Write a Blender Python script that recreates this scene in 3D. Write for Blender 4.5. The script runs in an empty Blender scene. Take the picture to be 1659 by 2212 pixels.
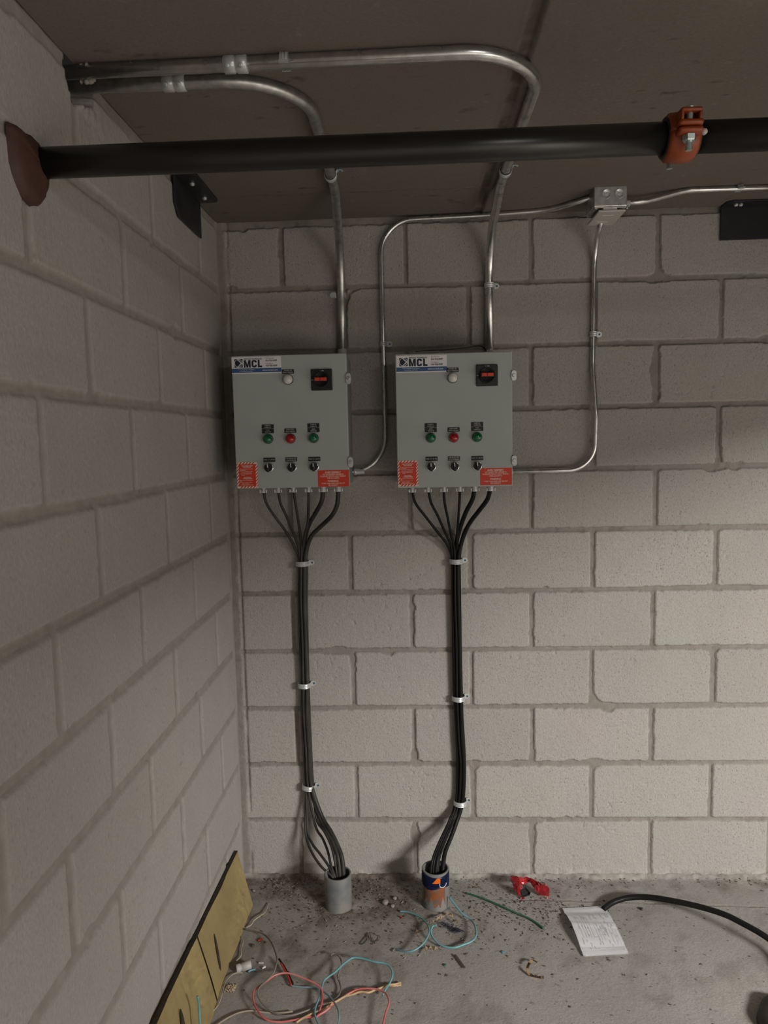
import bpy, bmesh, math, json, random
import numpy as np
from mathutils import Vector, Matrix
D = json.loads('''{"pink":[[0.345,-0.6519,0.008],[0.3508,-0.6349,0.0147],[0.3541,-0.6071,0.0214],[0.3485,-0.5812,0.0282],[0.3326,-0.5661,0.0311],[0.3108,-0.5545,0.0326],[0.28,-0.5401,0.0342],[0.2559,-0.5306,0.0343],[0.2344,-0.526,0.0328],[0.2089,-0.5342,0.0312],[0.1886,-0.5572,0.0294],[0.1678,-0.5755,0.0264],[0.1608,-0.5905,0.0233],[0.1655,-0.613,0.0203],[0.1784,-0.6367,0.0167],[0.1963,-0.6572,0.013],[0.2181,-0.6698,0.0093],[0.2494,-0.6722,0.0076],[0.2773,-0.6663,0.007],[0.3143,-0.6553,0.0064],[0.3425,-0.6486,0.0062],[0.3604,-0.6354,0.0068],[0.3742,-0.6182,0.0074],[0.3884,-0.6034,0.0081],[0.3875,-0.6025,0.0093],[0.4032,-0.5906,0.0106],[0.4238,-0.5739,0.0118],[0.4468,-0.5628,0.014],[0.4725,-0.5621,0.0164],[0.4984,-0.5672,0.0189],[0.5142,-0.5773,0.0217],[0.5266,-0.5911,0.0247],[0.5341,-0.6125,0.0278],[0.5356,-0.6336,0.0292],[0.529,-0.6576,0.0261],[0.5222,-0.695,0.0231],[0.5155,-0.7251,0.02]],"teal_long":[[0.5165,-0.5775,0.01],[0.5254,-0.562,0.0158],[0.5369,-0.5438,0.0217],[0.5426,-0.5252,0.0275],[0.5405,-0.5103,0.0308],[0.5304,-0.4927,0.0323],[0.516,-0.4848,0.0337],[0.4911,-0.4817,0.035],[0.4675,-0.4732,0.035],[0.4438,-0.4658,0.035],[0.4259,-0.4659,0.035],[0.4125,-0.4761,0.034],[0.3963,-0.4942,0.0325],[0.3809,-0.5169,0.031],[0.3588,-0.5387,0.0292],[0.3505,-0.5491,0.0263],[0.3476,-0.5687,0.0233],[0.3465,-0.581,0.0204],[0.3459,-0.5902,0.0188],[0.3416,-0.6106,0.0173],[0.3378,-0.6327,0.0158],[0.339,-0.6545,0.0146],[0.3459,-0.67,0.0137],[0.3525,-0.6838,0.0129],[0.3591,-0.6982,0.012]],"teal_grey":[[0.2563,-0.5395,0.005],[0.2885,-0.5474,0.0072],[0.3178,-0.5513,0.0094],[0.3464,-0.5672,0.0127],[0.3647,-0.5848,0.0162],[0.3839,-0.6136,0.0207],[0.3991,-0.6454,0.026],[0.4059,-0.6735,0.0289],[0.4062,-0.6967,0.0244],[0.4051,-0.7248,0.02]],"taupe":[[0.0713,-0.3074,0.01],[0.1067,-0.3215,0.0129],[0.1351,-0.3371,0.0158],[0.1583,-0.3626,0.0187],[0.179,-0.3999,0.0224],[0.1954,-0.4401,0.0268],[0.2043,-0.4701,0.0311],[0.2071,-0.5016,0.0348],[0.204,-0.5299,0.0334],[0.1888,-0.5576,0.0319],[0.1751,-0.5805,0.0305],[0.1749,-0.5996,0.0265],[0.1862,-0.6166,0.0213],[0.2077,-0.6357,0.0161],[0.2295,-0.6478,0.0117],[0.2561,-0.6548,0.0106],[0.2843,-0.6494,0.0094],[0.3115,-0.6352,0.0083],[0.3388,-0.6193,0.008],[0.3762,-0.6009,0.008],[0.394,-0.5796,0.008],[0.3985,-0.5532,0.0084],[0.3919,-0.5271,0.0095],[0.3843,-0.5032,0.0107],[0.388,-0.5234,0.0119],[0.3861,-0.5119,0.0141],[0.3895,-0.493,0.0164],[0.394,-0.4737,0.0187],[0.3865,-0.4476,0.02],[0.3735,-0.4309,0.02],[0.3624,-0.4297,0.02],[0.3582,-0.4375,0.02]],"cream_low":[[0.0536,-0.7063,0.006],[0.079,-0.6869,0.006],[0.0938,-0.6698,0.006],[0.1128,-0.6523,0.006],[0.1333,-0.6396,0.006],[0.1634,-0.6329,0.006],[0.204,-0.6388,0.006],[0.2434,-0.6396,0.006],[0.2759,-0.6341,0.006]],"cream_thin":[[0.0488,-0.6763,0.006],[0.0557,-0.6473,0.0071],[0.069,-0.6172,0.0083],[0.0702,-0.5864,0.0094],[0.0679,-0.5531,0.0094],[0.0694,-0.5217,0.0083],[0.0856,-0.4958,0.0071],[0.1074,-0.4919,0.006]],"cream_short":[[0.0764,-0.444,0.006],[0.0818,-0.4348,0.006],[0.0858,-0.4194,0.006],[0.0802,-0.3879,0.006],[0.0784,-0.3588,0.006],[0.0667,-0.3357,0.006]],"cream_back":[[0.0729,-0.2948,0.006],[0.0865,-0.2826,0.0073],[0.0917,-0.2633,0.0087],[0.1064,-0.2436,0.01],[0.117,-0.2265,0.0083],[0.1209,-0.198,0.0067],[0.1223,-0.1689,0.005]],"red_short":[[0.2156,-0.4702,0.02],[0.2326,-0.4954,0.0147],[0.2467,-0.5179,0.01],[0.2566,-0.5407,0.006]],"black_short":[[0.2054,-0.4496,0.018],[0.2246,-0.4741,0.014],[0.2432,-0.5033,0.0097],[0.2604,-0.5325,0.005]],"teal_scrap":[[0.1224,-0.4856,0.004],[0.1294,-0.4785,0.004],[0.1414,-0.4752,0.004]],"tan_a":[[0.5655,-0.5234,0.004],[0.5502,-0.5335,0.0072],[0.5314,-0.5401,0.0104],[0.5113,-0.5529,0.0112],[0.486,-0.5626,0.0096],[0.4554,-0.5655,0.008],[0.4303,-0.5716,0.0096],[0.4066,-0.5902,0.0112],[0.3894,-0.6043,0.0108],[0.3727,-0.6059,0.0084],[0.3527,-0.6076,0.006]],"tan_b":[[0.5665,-0.5316,0.004],[0.5467,-0.5353,0.004],[0.5293,-0.5332,0.004],[0.514,-0.5401,0.0047],[0.4975,-0.554,0.0083],[0.478,-0.5712,0.0119],[0.4558,-0.5692,0.0129],[0.4341,-0.5761,0.01],[0.4091,-0.5819,0.0071],[0.3903,-0.5978,0.0073],[0.3724,-0.6181,0.0094],[0.353,-0.6359,0.0116],[0.328,-0.6474,0.0103],[0.3067,-0.6597,0.0081],[0.2921,-0.6718,0.006]],"salmon":[[0.3771,-0.6351,0.02],[0.3644,-0.6469,0.0173],[0.3491,-0.6565,0.0147],[0.3437,-0.6597,0.012]],"teal_left":[[0.5581,-0.2079,0.004],[0.5822,-0.2154,0.0071],[0.606,-0.2321,0.0102],[0.6275,-0.2558,0.014],[0.6426,-0.2867,0.019],[0.6498,-0.3142,0.024],[0.6511,-0.3378,0.0265],[0.647,-0.3573,0.0285],[0.6371,-0.3859,0.0292],[0.6203,-0.405,0.0254],[0.6019,-0.4158,0.0215],[0.5836,-0.4147,0.0168],[0.565,-0.4024,0.0114],[0.5499,-0.3885,0.006]],"teal_right":[[0.7197,-0.1954,0.045],[0.7372,-0.218,0.0326],[0.7591,-0.2429,0.0202],[0.7831,-0.2594,0.013],[0.7924,-0.2873,0.016],[0.7958,-0.3261,0.019],[0.7906,-0.3527,0.018],[0.7745,-0.3679,0.015],[0.7497,-0.3776,0.012],[0.727,-0.3875,0.0112],[0.7032,-0.3853,0.0105],[0.6815,-0.3744,0.0113],[0.6654,-0.3578,0.015],[0.6567,-0.3381,0.0188],[0.6571,-0.3235,0.0225],[0.6632,-0.3115,0.0263],[0.6737,-0.3125,0.03]],"green":[[0.7781,-0.111,0.005],[0.8247,-0.135,0.005],[0.8829,-0.1761,0.005],[0.9256,-0.2101,0.005],[0.9674,-0.2404,0.005],[0.9885,-0.262,0.005],[1.0079,-0.2911,0.005]],"string":[[0.4852,-0.3602,0.003],[0.4751,-0.3464,0.003],[0.4669,-0.3184,0.003],[0.4627,-0.3127,0.003],[0.458,-0.3298,0.003],[0.4431,-0.3619,0.003],[0.4507,-0.3637,0.003],[0.463,-0.3493,0.003],[0.4639,-0.3325,0.003],[0.4554,-0.3185,0.003]],"string_b":[[0.4754,-0.3353,0.003],[0.484,-0.3547,0.003],[0.4967,-0.3435,0.003],[0.4983,-0.3295,0.003],[0.49,-0.3225,0.003]],"teal_card":[[0.0649,-0.7727,0.16],[0.0662,-0.768,0.1267],[0.0706,-0.7815,0.0933],[0.0728,-0.7918,0.06]],"shred_up":[[0.6113,-0.3149,0.004],[0.6209,-0.3108,0.0062],[0.6363,-0.3066,0.0084],[0.6481,-0.2937,0.0106],[0.6581,-0.2807,0.0128],[0.674,-0.266,0.015],[0.6919,-0.2554,0.014],[0.7083,-0.2387,0.013],[0.7201,-0.2372,0.012],[0.7326,-0.2598,0.011],[0.7414,-0.2732,0.01]],"shred_mid":[[0.6113,-0.3177,0.006],[0.616,-0.3346,0.006],[0.6242,-0.354,0.006],[0.637,-0.373,0.006]],"shred_low":[[0.6345,-0.4129,0.006],[0.6384,-0.3945,0.006],[0.6571,-0.3836,0.006],[0.6679,-0.3916,0.006],[0.6832,-0.378,0.006]],"stick":[[0.7248,-0.4082,0.004],[0.7508,-0.464,0.004]],"fluff":[[0.6948,-0.2766,0.006],[0.7079,-0.2853,0.006],[0.7208,-0.2968,0.006],[0.7319,-0.3025,0.006],[0.7434,-0.3025,0.006]],"peel":[[0.9612,-0.4487,0.01],[0.9487,-0.4423,0.012],[0.9343,-0.4624,0.014],[0.9276,-0.4784,0.009],[0.9347,-0.4895,0.004],[0.9485,-0.5015,0.006],[0.9699,-0.5052,0.008]],"cable":[[1.2146,-0.2031,0.011],[1.252,-0.179,0.0183],[1.2964,-0.1687,0.0256],[1.3419,-0.1731,0.0331],[1.3831,-0.1896,0.0408],[1.4256,-0.2152,0.0485],[1.4678,-0.2383,0.0531],[1.5164,-0.2677,0.0569],[1.5613,-0.3021,0.0592],[1.596,-0.3341,0.0554],[1.6281,-0.3686,0.0515],[1.6531,-0.3956,0.0431],[1.6731,-0.431,0.0315],[1.6634,-0.4874,0.02]],"tube":[[0.0861,-0.4833,0.011],[0.1257,-0.4652,0.011]],"paper":[[1.0852,-0.1881,0.0],[1.2247,-0.1816,0.0],[1.2396,-0.3996,0.0],[1.103,-0.4141,0.0]],"stone_a":[0.5082,-0.1618,0.0],"stone_b":[0.5329,-0.1791,0.0],"stone_c":[0.5392,-0.1379,0.0],"stone_d":[0.054,-0.097,0.0],"blue":[0.8697,-0.3937,-0.0],"whitechip_a":[0.1517,-0.4471,0.0],"whitechip_b":[0.1638,-0.466,0.0],"redchip":[0.1281,-0.3467,-0.0],"brown":[0.1105,-0.3718,0.0],"green_b":[0.6934,-0.4478,0.0],"rag":[0.0897,-0.5539,-0.0],"redbit":[0.5616,-0.2358,0.0],"metal":[0.543,-0.3905,0.0],"cap":[0.2088,-0.458,0.0],"blackbit":[1.3394,-0.1893,0.0],"pinkbit":[1.0471,-0.1354,0.0],"bag":[[[0.9318,-0.0912,0.05],[0.9404,-0.0908,0.055],[0.9577,-0.107,0.06],[0.9804,-0.101,0.055],[0.9855,-0.0916,0.04],[0.9871,-0.0963,0.03],[0.9715,-0.1113,0.035],[0.9546,-0.128,0.045],[0.9389,-0.1376,0.06],[0.9311,-0.1056,0.05]],[[0.9311,-0.1056,0.05],[0.9389,-0.1376,0.06],[0.9546,-0.128,0.045],[0.9701,-0.1206,0.03],[0.9581,-0.1365,0.03],[0.9584,-0.1335,0.005],[0.9447,-0.1291,0.02],[0.9354,-0.1185,0.035]],[[0.9804,-0.101,0.055],[0.9989,-0.0992,0.05],[1.0157,-0.1076,0.045],[1.0277,-0.1157,0.045],[1.023,-0.1219,0.04],[1.0152,-0.1104,0.03],[1.0002,-0.0983,0.03],[0.9878,-0.084,0.03]],[[1.0277,-0.1157,0.045],[1.0403,-0.1257,0.045],[1.0508,-0.1278,0.04],[1.056,-0.1322,0.03],[1.0558,-0.1202,0.003],[1.0253,-0.1224,0.003],[1.0093,-0.1169,0.02],[0.9996,-0.1024,0.03],[1.023,-0.1219,0.04]],[[0.9584,-0.1335,0.005],[0.9688,-0.137,0.006],[0.9745,-0.1386,0.002],[0.9619,-0.1426,0.002]]],"bagblack":[[0.9605,-0.1365,0.03],[0.9765,-0.1263,0.035],[0.9929,-0.1289,0.02],[0.9885,-0.1262,0.008],[0.9646,-0.1324,0.003]],"card_top":[[0.012,-0.1311,0.1647],[0.014,-0.6017,0.1896],[0.014,-0.7493,0.1939],[0.014,-0.904,0.2056]],"card_bot":[[0.0677,-0.1749,-0.0],[0.0647,-0.2777,0.0],[0.0583,-0.6035,0.0],[0.046,-0.6773,0.0]],"rise_left":[[[0.1446,-0.12,1.3819],[0.1482,-0.105,1.3406],[0.1726,-0.085,1.289],[0.1989,-0.055,1.2406],[0.2209,-0.03,1.1861],[0.2338,-0.02,1.1445]],[[0.1923,-0.12,1.381],[0.1946,-0.105,1.3398],[0.2112,-0.085,1.2883],[0.2238,-0.055,1.2346],[0.2377,-0.03,1.1802],[0.2406,-0.02,1.1444]],[[0.2409,-0.12,1.3801],[0.2436,-0.105,1.3388],[0.247,-0.085,1.2876],[0.2487,-0.055,1.2286],[0.2479,-0.03,1.18],[0.2463,-0.02,1.1443]],[[0.2906,-0.12,1.3791],[0.287,-0.105,1.3326],[0.2795,-0.085,1.2706],[0.2623,-0.055,1.2171],[0.2535,-0.03,1.1799],[0.2509,-0.02,1.1443]],[[0.3375,-0.12,1.3782],[0.3308,-0.105,1.3427],[0.308,-0.085,1.3031],[0.2805,-0.055,1.2616],[0.2614,-0.03,1.2138],[0.2486,-0.02,1.1443]],[[0.3865,-0.12,1.3773],[0.3807,-0.1075,1.3311],[0.3605,-0.0917,1.2918],[0.324,-0.07,1.257],[0.2865,-0.0467,1.2213],[0.2668,-0.0283,1.1795],[0.2554,-0.02,1.1442]]],"rise_right":[[[0.6221,-0.12,1.3707],[0.6306,-0.105,1.3317],[0.6651,-0.085,1.2803],[0.7033,-0.055,1.2265],[0.7369,-0.03,1.1778],[0.752,-0.02,1.1365]],[[0.6728,-0.12,1.3697],[0.6816,-0.105,1.3308],[0.7031,-0.085,1.2851],[0.7254,-0.055,1.2317],[0.748,-0.03,1.1776],[0.7564,-0.02,1.1364]],[[0.7234,-0.12,1.3714],[0.7256,-0.105,1.33],[0.7356,-0.085,1.279],[0.7472,-0.055,1.2202],[0.758,-0.03,1.1718],[0.762,-0.02,1.1363]],[[0.7733,-0.12,1.3705],[0.774,-0.105,1.3398],[0.7708,-0.085,1.2784],[0.7681,-0.055,1.2199],[0.7691,-0.03,1.1716],[0.7704,-0.02,1.1362]],[[0.8211,-0.12,1.3696],[0.8157,-0.105,1.3391],[0.7953,-0.085,1.2943],[0.7805,-0.055,1.2474],[0.7694,-0.03,1.1998],[0.7637,-0.02,1.1363]],[[0.8714,-0.12,1.3686],[0.8637,-0.105,1.3382],[0.8385,-0.085,1.299],[0.808,-0.055,1.2524],[0.7872,-0.03,1.1995],[0.7704,-0.02,1.1362]]],"bundle_left":[[0.2485,-0.014,1.1253],[0.2439,-0.014,1.0058],[0.2423,-0.014,0.8609],[0.2421,-0.014,0.7061],[0.2402,-0.014,0.5991],[0.2424,-0.014,0.4662],[0.2452,-0.014,0.3487]],"bundle_right":[[0.7637,-0.014,1.1253],[0.7637,-0.014,0.9988],[0.7647,-0.014,0.8228],[0.7659,-0.014,0.6558],[0.7706,-0.014,0.513],[0.7742,-0.014,0.4136],[0.768,-0.014,0.2884]],"drop_left":[[[0.2252,-0.022,0.2553],[0.232,-0.05,0.2002],[0.2468,-0.085,0.1597],[0.2727,-0.12,0.1344],[0.3019,-0.15,0.1163],[0.3378,-0.17,0.095]],[[0.232,-0.022,0.2553],[0.2394,-0.05,0.1956],[0.2602,-0.085,0.1643],[0.2905,-0.12,0.1481],[0.3235,-0.15,0.1209],[0.342,-0.17,0.0928]],[[0.2413,-0.022,0.2647],[0.2659,-0.05,0.2142],[0.296,-0.085,0.1828],[0.3168,-0.12,0.1572],[0.3301,-0.15,0.1254],[0.3462,-0.17,0.0928]],[[0.2462,-0.022,0.2787],[0.2711,-0.05,0.2374],[0.3012,-0.085,0.2104],[0.3263,-0.12,0.1845],[0.3416,-0.15,0.1524],[0.3526,-0.17,0.0928]],[[0.2518,-0.022,0.2834],[0.2824,-0.05,0.2421],[0.312,-0.085,0.2058],[0.3358,-0.12,0.1845],[0.3544,-0.15,0.1524],[0.3612,-0.17,0.0928]],[[0.2602,-0.022,0.2927],[0.2892,-0.05,0.2467],[0.3232,-0.085,0.2104],[0.348,-0.12,0.1845],[0.3673,-0.15,0.1524],[0.3739,-0.17,0.0929]]],"drop_right":[[[0.753,-0.022,0.273],[0.7311,-0.05,0.2322],[0.7072,-0.085,0.201],[0.6838,-0.12,0.171],[0.6676,-0.15,0.1438],[0.6601,-0.17,0.1024]],[[0.7574,-0.022,0.273],[0.7363,-0.05,0.2322],[0.7115,-0.085,0.201],[0.6903,-0.12,0.171],[0.6739,-0.15,0.1438],[0.6685,-0.17,0.1024]],[[0.7618,-0.022,0.2729],[0.7421,-0.05,0.2322],[0.7193,-0.085,0.201],[0.6976,-0.12,0.171],[0.6824,-0.15,0.1438],[0.6778,-0.17,0.1024]],[[0.7649,-0.022,0.2729],[0.7464,-0.05,0.2322],[0.7245,-0.085,0.201],[0.7031,-0.12,0.171],[0.6888,-0.15,0.1438],[0.6845,-0.17,0.1024]],[[0.7596,-0.022,0.2683],[0.7407,-0.05,0.2276],[0.7158,-0.085,0.1964],[0.6949,-0.12,0.1665],[0.6837,-0.15,0.1438],[0.6769,-0.17,0.1024]],[[0.7685,-0.022,0.2729],[0.7542,-0.05,0.223],[0.7308,-0.085,0.1827],[0.7115,-0.12,0.1575],[0.7035,-0.15,0.1349],[0.7001,-0.17,0.1025]]],"topstrip":[[0.64,-0.1,1.807],[0.6882,-0.1,1.81],[0.7392,-0.1,1.8101],[0.8047,-0.1,1.8156],[0.841,-0.1,1.8196],[0.8583,-0.1,1.8113],[0.8626,-0.1,1.8011]],"sA1":[0.3992,-0.012,2.0049],"sC":[0.5363,-0.009,1.8457],"sB1":[0.8836,-0.012,2.0129],"sD":[1.2205,-0.009,1.8586],"bA1":[0.2464,0.0,1.123],"bA2":[0.2399,0.0,0.7013],"bA3":[0.2428,0.0,0.3369],"bB1":[0.7645,0.0,1.1229],"bB2":[0.7667,0.0,0.6508],"bB3":[0.7687,0.0,0.2778],"cam":[1583.6750142096641,0.6241635697831782,-2.4560783268007316,1.5315757105211327],"R":[[0.9990545,0.0377128,-0.0216293],[0.0178307,0.0983015,0.9949969],[-0.0396504,0.9944418,-0.0975361]]}''')
PI = math.pi
COL = bpy.context.scene.collection
random.seed(7)

# ---------------------------------------------------------------- materials
def mat(name, color=(.5,.5,.5), rough=.5, metal=0., noise=0., nscale=20., bump=0., bscale=60., spec=.5, trans=0., ior=1.45, stretch=None, color2=None, coat=0.):
    m = bpy.data.materials.new(name); m.use_nodes = True
    nt = m.node_tree; N = nt.nodes; L = nt.links
    b = N['Principled BSDF']
    b.inputs['Base Color'].default_value = (*color, 1); b.inputs['Roughness'].default_value = rough
    b.inputs['Metallic'].default_value = metal; b.inputs['Specular IOR Level'].default_value = spec
    b.inputs['Transmission Weight'].default_value = trans; b.inputs['IOR'].default_value = ior
    b.inputs['Coat Weight'].default_value = coat
    tc = N.new('ShaderNodeTexCoord'); mp = N.new('ShaderNodeMapping'); L.new(tc.outputs['Object'], mp.inputs['Vector'])
    if stretch: mp.inputs['Scale'].default_value = stretch
    if noise > 0 or color2:
        n = N.new('ShaderNodeTexNoise'); n.inputs['Scale'].default_value = nscale; n.inputs['Detail'].default_value = 6
        L.new(mp.outputs[0], n.inputs['Vector'])
        mx = N.new('ShaderNodeMix'); mx.data_type = 'RGBA'
        r = N.new('ShaderNodeMapRange'); r.inputs['From Min'].default_value = .35; r.inputs['From Max'].default_value = .65
        L.new(n.outputs['Fac'], r.inputs['Value']); L.new(r.outputs[0], mx.inputs['Factor'])
        c2 = color2 if color2 else tuple(c*(1-noise) for c in color)
        mx.inputs['A'].default_value = (*color, 1); mx.inputs['B'].default_value = (*c2, 1)
        L.new(mx.outputs['Result'], b.inputs['Base Color'])
        r2 = N.new('ShaderNodeMapRange'); r2.inputs['To Min'].default_value = rough*.8; r2.inputs['To Max'].default_value = min(1, rough*1.2)
        L.new(n.outputs['Fac'], r2.inputs['Value']); L.new(r2.outputs[0], b.inputs['Roughness'])
    if bump > 0:
        n2 = N.new('ShaderNodeTexNoise'); n2.inputs['Scale'].default_value = bscale; n2.inputs['Detail'].default_value = 5
        L.new(mp.outputs[0], n2.inputs['Vector'])
        bp = N.new('ShaderNodeBump'); bp.inputs['Strength'].default_value = bump; bp.inputs['Distance'].default_value = .002
        L.new(n2.outputs['Fac'], bp.inputs['Height']); L.new(bp.outputs[0], b.inputs['Normal'])
    return m

def srgb(r, g, b):
    f = lambda c: (c/255/12.92) if c/255 <= .04045 else ((c/255+.055)/1.055)**2.4
    return (f(r), f(g), f(b))

def surf_mat(name, face, face2, mortar, dirt, pore_scale, pore_amt, stretch, bump, streak=0.):
    """masonry and concrete: attribute 'srf' holds (joint, unit tone, dirt) as modelled on the mesh"""
    m = bpy.data.materials.new(name); m.use_nodes = True
    nt = m.node_tree; N = nt.nodes; L = nt.links; b = N['Principled BSDF']
    b.inputs['Roughness'].default_value = .92; b.inputs['Specular IOR Level'].default_value = .25
    at = N.new('ShaderNodeAttribute'); at.attribute_name = 'srf'
    sep = N.new('ShaderNodeSeparateColor'); L.new(at.outputs['Color'], sep.inputs[0])
    tc = N.new('ShaderNodeTexCoord')
    def noise(sc, det=5, st=None, rough=.55):
        n = N.new('ShaderNodeTexNoise'); n.inputs['Scale'].default_value = sc; n.inputs['Detail'].default_value = det; n.inputs['Roughness'].default_value = rough
        if st:
            mp = N.new('ShaderNodeMapping'); mp.inputs['Scale'].default_value = st; L.new(tc.outputs['Object'], mp.inputs[0]); L.new(mp.outputs[0], n.inputs['Vector'])
        else: L.new(tc.outputs['Object'], n.inputs['Vector'])
        return n.outputs['Fac']
    def rng(v, a, c, lo=0., hi=1.):
        r = N.new('ShaderNodeMapRange'); r.inputs['From Min'].default_value = a; r.inputs['From Max'].default_value = c
        r.inputs['To Min'].default_value = lo; r.inputs['To Max'].default_value = hi; L.new(v, r.inputs['Value']); return r.outputs[0]
    def mix(f, a, c, mode='MIX'):
        x = N.new('ShaderNodeMix'); x.data_type = 'RGBA'; x.blend_type = mode
        if isinstance(f, float): x.inputs['Factor'].default_value = f
        else: L.new(f, x.inputs['Factor'])
        for k, v in (('A', a), ('B', c)):
            if isinstance(v, tuple): x.inputs[k].default_value = (*v, 1)
            else: L.new(v, x.inputs[k])
        return x.outputs['Result']
    def mul(a, c):
        x = N.new('ShaderNodeMath'); x.operation = 'MULTIPLY'
        for i, v in enumerate((a, c)):
            if isinstance(v, float): x.inputs[i].default_value = v
            else: L.new(v, x.inputs[i])
        return x.outputs[0]
    big = rng(noise(2.2, 4), .35, .65); fine = noise(160, 4, stretch)
    c = mix(big, face, face2)
    c = mix(rng(sep.outputs[1], 0, 1, 0, .38), c, tuple(v*.62 for v in face2))
    c = mix(rng(noise(7, 5), .42, .7, 0, .3), c, tuple(v*.78 for v in face))
    c = mix(rng(fine, .35, .7, 0, .42), c, tuple(v*.6 for v in face))
    if pore_amt > 0:
        p = noise(pore_scale, 3, stretch, .7)
        dens = rng(noise(5, 3), .35, .65, .4, 1.)
        c = mix(mul(mul(rng(p, .58, .66), dens), pore_amt), c, tuple(v*.30 for v in face))
        p2 = noise(pore_scale*.6, 3, stretch, .7)
        c = mix(mul(rng(p2, .64, .7), .3), c, tuple(min(1, v*1.35) for v in face))
    mo = mix(rng(noise(30, 5), .35, .7), mortar, tuple(v*.84 for v in mortar))
    c = mix(sep.outputs[0], c, mo)
    dc = mix(rng(noise(55, 5), .35, .65), dirt, tuple(v*2.0 for v in dirt))
    c = mix(sep.outputs[2], c, dc)
    L.new(c, b.inputs['Base Color'])
    bp = N.new('ShaderNodeBump'); bp.inputs['Strength'].default_value = bump; bp.inputs['Distance'].default_value = .0025
    h = N.new('ShaderNodeMath'); h.operation = 'ADD'; L.new(fine, h.inputs[0]); L.new(noise(60, 4), h.inputs[1])
    L.new(h.outputs[0], bp.inputs['Height']); L.new(bp.outputs[0], b.inputs['Normal'])
    return m

M = {}
M['block'] = surf_mat('block_masonry', (.41,.375,.357), (.385,.378,.338), (.25,.228,.204), (.10,.085,.07), 190, .95, (1.3,1.3,.8), .75)
M['block_l'] = surf_mat('block_masonry_smooth', (.40,.365,.347), (.375,.366,.332), (.295,.268,.24), (.12,.10,.085), 110, .28, (1.2,1.2,.7), .35)
M['floor'] = surf_mat('floor_concrete', (.37,.34,.32), (.30,.295,.27), (.42,.39,.35), (.085,.07,.057), 120, .35, None, .4)
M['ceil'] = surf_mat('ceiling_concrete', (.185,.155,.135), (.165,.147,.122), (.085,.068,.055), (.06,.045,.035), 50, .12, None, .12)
M['plain'] = mat('plain_concrete', (.11,.105,.10), .95)
M['emt'] = mat('galvanised_steel', (.68,.68,.66), .26, .93, noise=.25, nscale=40, bump=.05, bscale=150)
M['emt_dull'] = mat('galvanised_steel_dull', (.58,.58,.56), .38, .95, noise=.3, nscale=60, bump=.08, bscale=90)
M['zinc'] = mat('bright_zinc', (.58,.59,.59), .32, .4, noise=.15, nscale=150)
M['bolt'] = mat('blue_steel_screw', (.08,.14,.22), .4, .6, noise=.2, nscale=300)
M['steelbolt'] = mat('zinc_bolt', (.55,.62,.60), .35, .9, noise=.2, nscale=200)
M['pipe'] = mat('black_pipe_paint', (.012,.011,.010), .32, 0., noise=.3, nscale=30, bump=.06, bscale=80, spec=.5, stretch=(.3,1,1))
M['orange'] = mat('orange_casting', (.23,.040,.005), .45, 0., noise=.25, nscale=25, bump=.15, bscale=70)
M['rubber'] = mat('black_rubber', (.012,.012,.013), .55, noise=.2)
M['fire'] = mat('red_brown_firestop', (.065,.028,.018), .62, noise=.25, nscale=18, bump=.3, bscale=40)
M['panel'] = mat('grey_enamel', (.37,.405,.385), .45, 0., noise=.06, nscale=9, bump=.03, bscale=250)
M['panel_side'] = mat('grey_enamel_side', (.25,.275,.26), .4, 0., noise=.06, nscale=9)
M['blackpl'] = mat('black_plastic', (.014,.014,.014), .42, noise=.15, nscale=60)
M['plate'] = mat('black_nameplate', (.012,.012,.012), .5, noise=.1, nscale=60)
M['engr'] = mat('engraved_white', (.5,.5,.48), .7, noise=.1)
M['white'] = mat('white_vinyl', (.70,.70,.68), .45, noise=.04, nscale=30)
M['navy'] = mat('navy_print', (.012,.016,.04), .45, noise=.1)
M['steelblue'] = mat('slate_blue_print', (.06,.10,.17), .45, noise=.1)
M['blueband'] = mat('blue_print', (.035,.095,.24), .45, noise=.06)
M['redst'] = mat('red_vinyl', (.62,.045,.018), .42, noise=.08, nscale=20)
M['stripe'] = mat('cream_print', (.78,.70,.60), .5, noise=.05)
M['redhandle'] = mat('red_handle_plastic', (.62,.05,.02), .32, noise=.1)
M['greenlens'] = mat('green_lens', (.0,.16,.05), .08, trans=.25, noise=.3, nscale=90, coat=.6)
M['redlens'] = mat('red_lens', (.48,.004,.008), .08, trans=.25, noise=.3, nscale=90, coat=.6)
M['whitelens'] = mat('white_lens', (.62,.61,.57), .15, noise=.04, coat=.6)
M['chrome'] = mat('chrome_bezel', (.75,.75,.76), .15, 1., noise=.08)
M['cable'] = mat('black_cable_jacket', (.010,.010,.009), .48, noise=.2, nscale=30, bump=.06, bscale=60, spec=.2)
M['cable_dusty'] = mat('dusty_cable_jacket', (.016,.015,.014), .5, color2=(.05,.045,.04), nscale=9, bump=.06, bscale=60, spec=.35)
M['bracket'] = mat('dark_painted_steel', (.028,.027,.030), .45, .3, noise=.2, nscale=20, bump=.05, bscale=60)
M['pvc'] = mat('grey_pvc_dusty', (.10,.11,.12), .55, color2=(.19,.18,.165), nscale=16, bump=.15, bscale=60)
M['navytape'] = mat('navy_label_film', (.010,.020,.075), .25, noise=.25, nscale=40)
M['orangeprint'] = mat('orange_label_print', (.72,.13,.01), .4, noise=.15, nscale=60)
M['labelrest'] = mat('torn_orange_label_rest', (.46,.13,.03), .8, color2=(.20,.17,.15), nscale=45, bump=.2)
M['card'] = mat('golden_cardboard', (.60,.475,.23), .55, noise=.14, nscale=6, bump=.1, bscale=30)
M['cardedge'] = mat('dark_cardboard_edge', (.035,.026,.015), .9, noise=.3, nscale=60)
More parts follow.
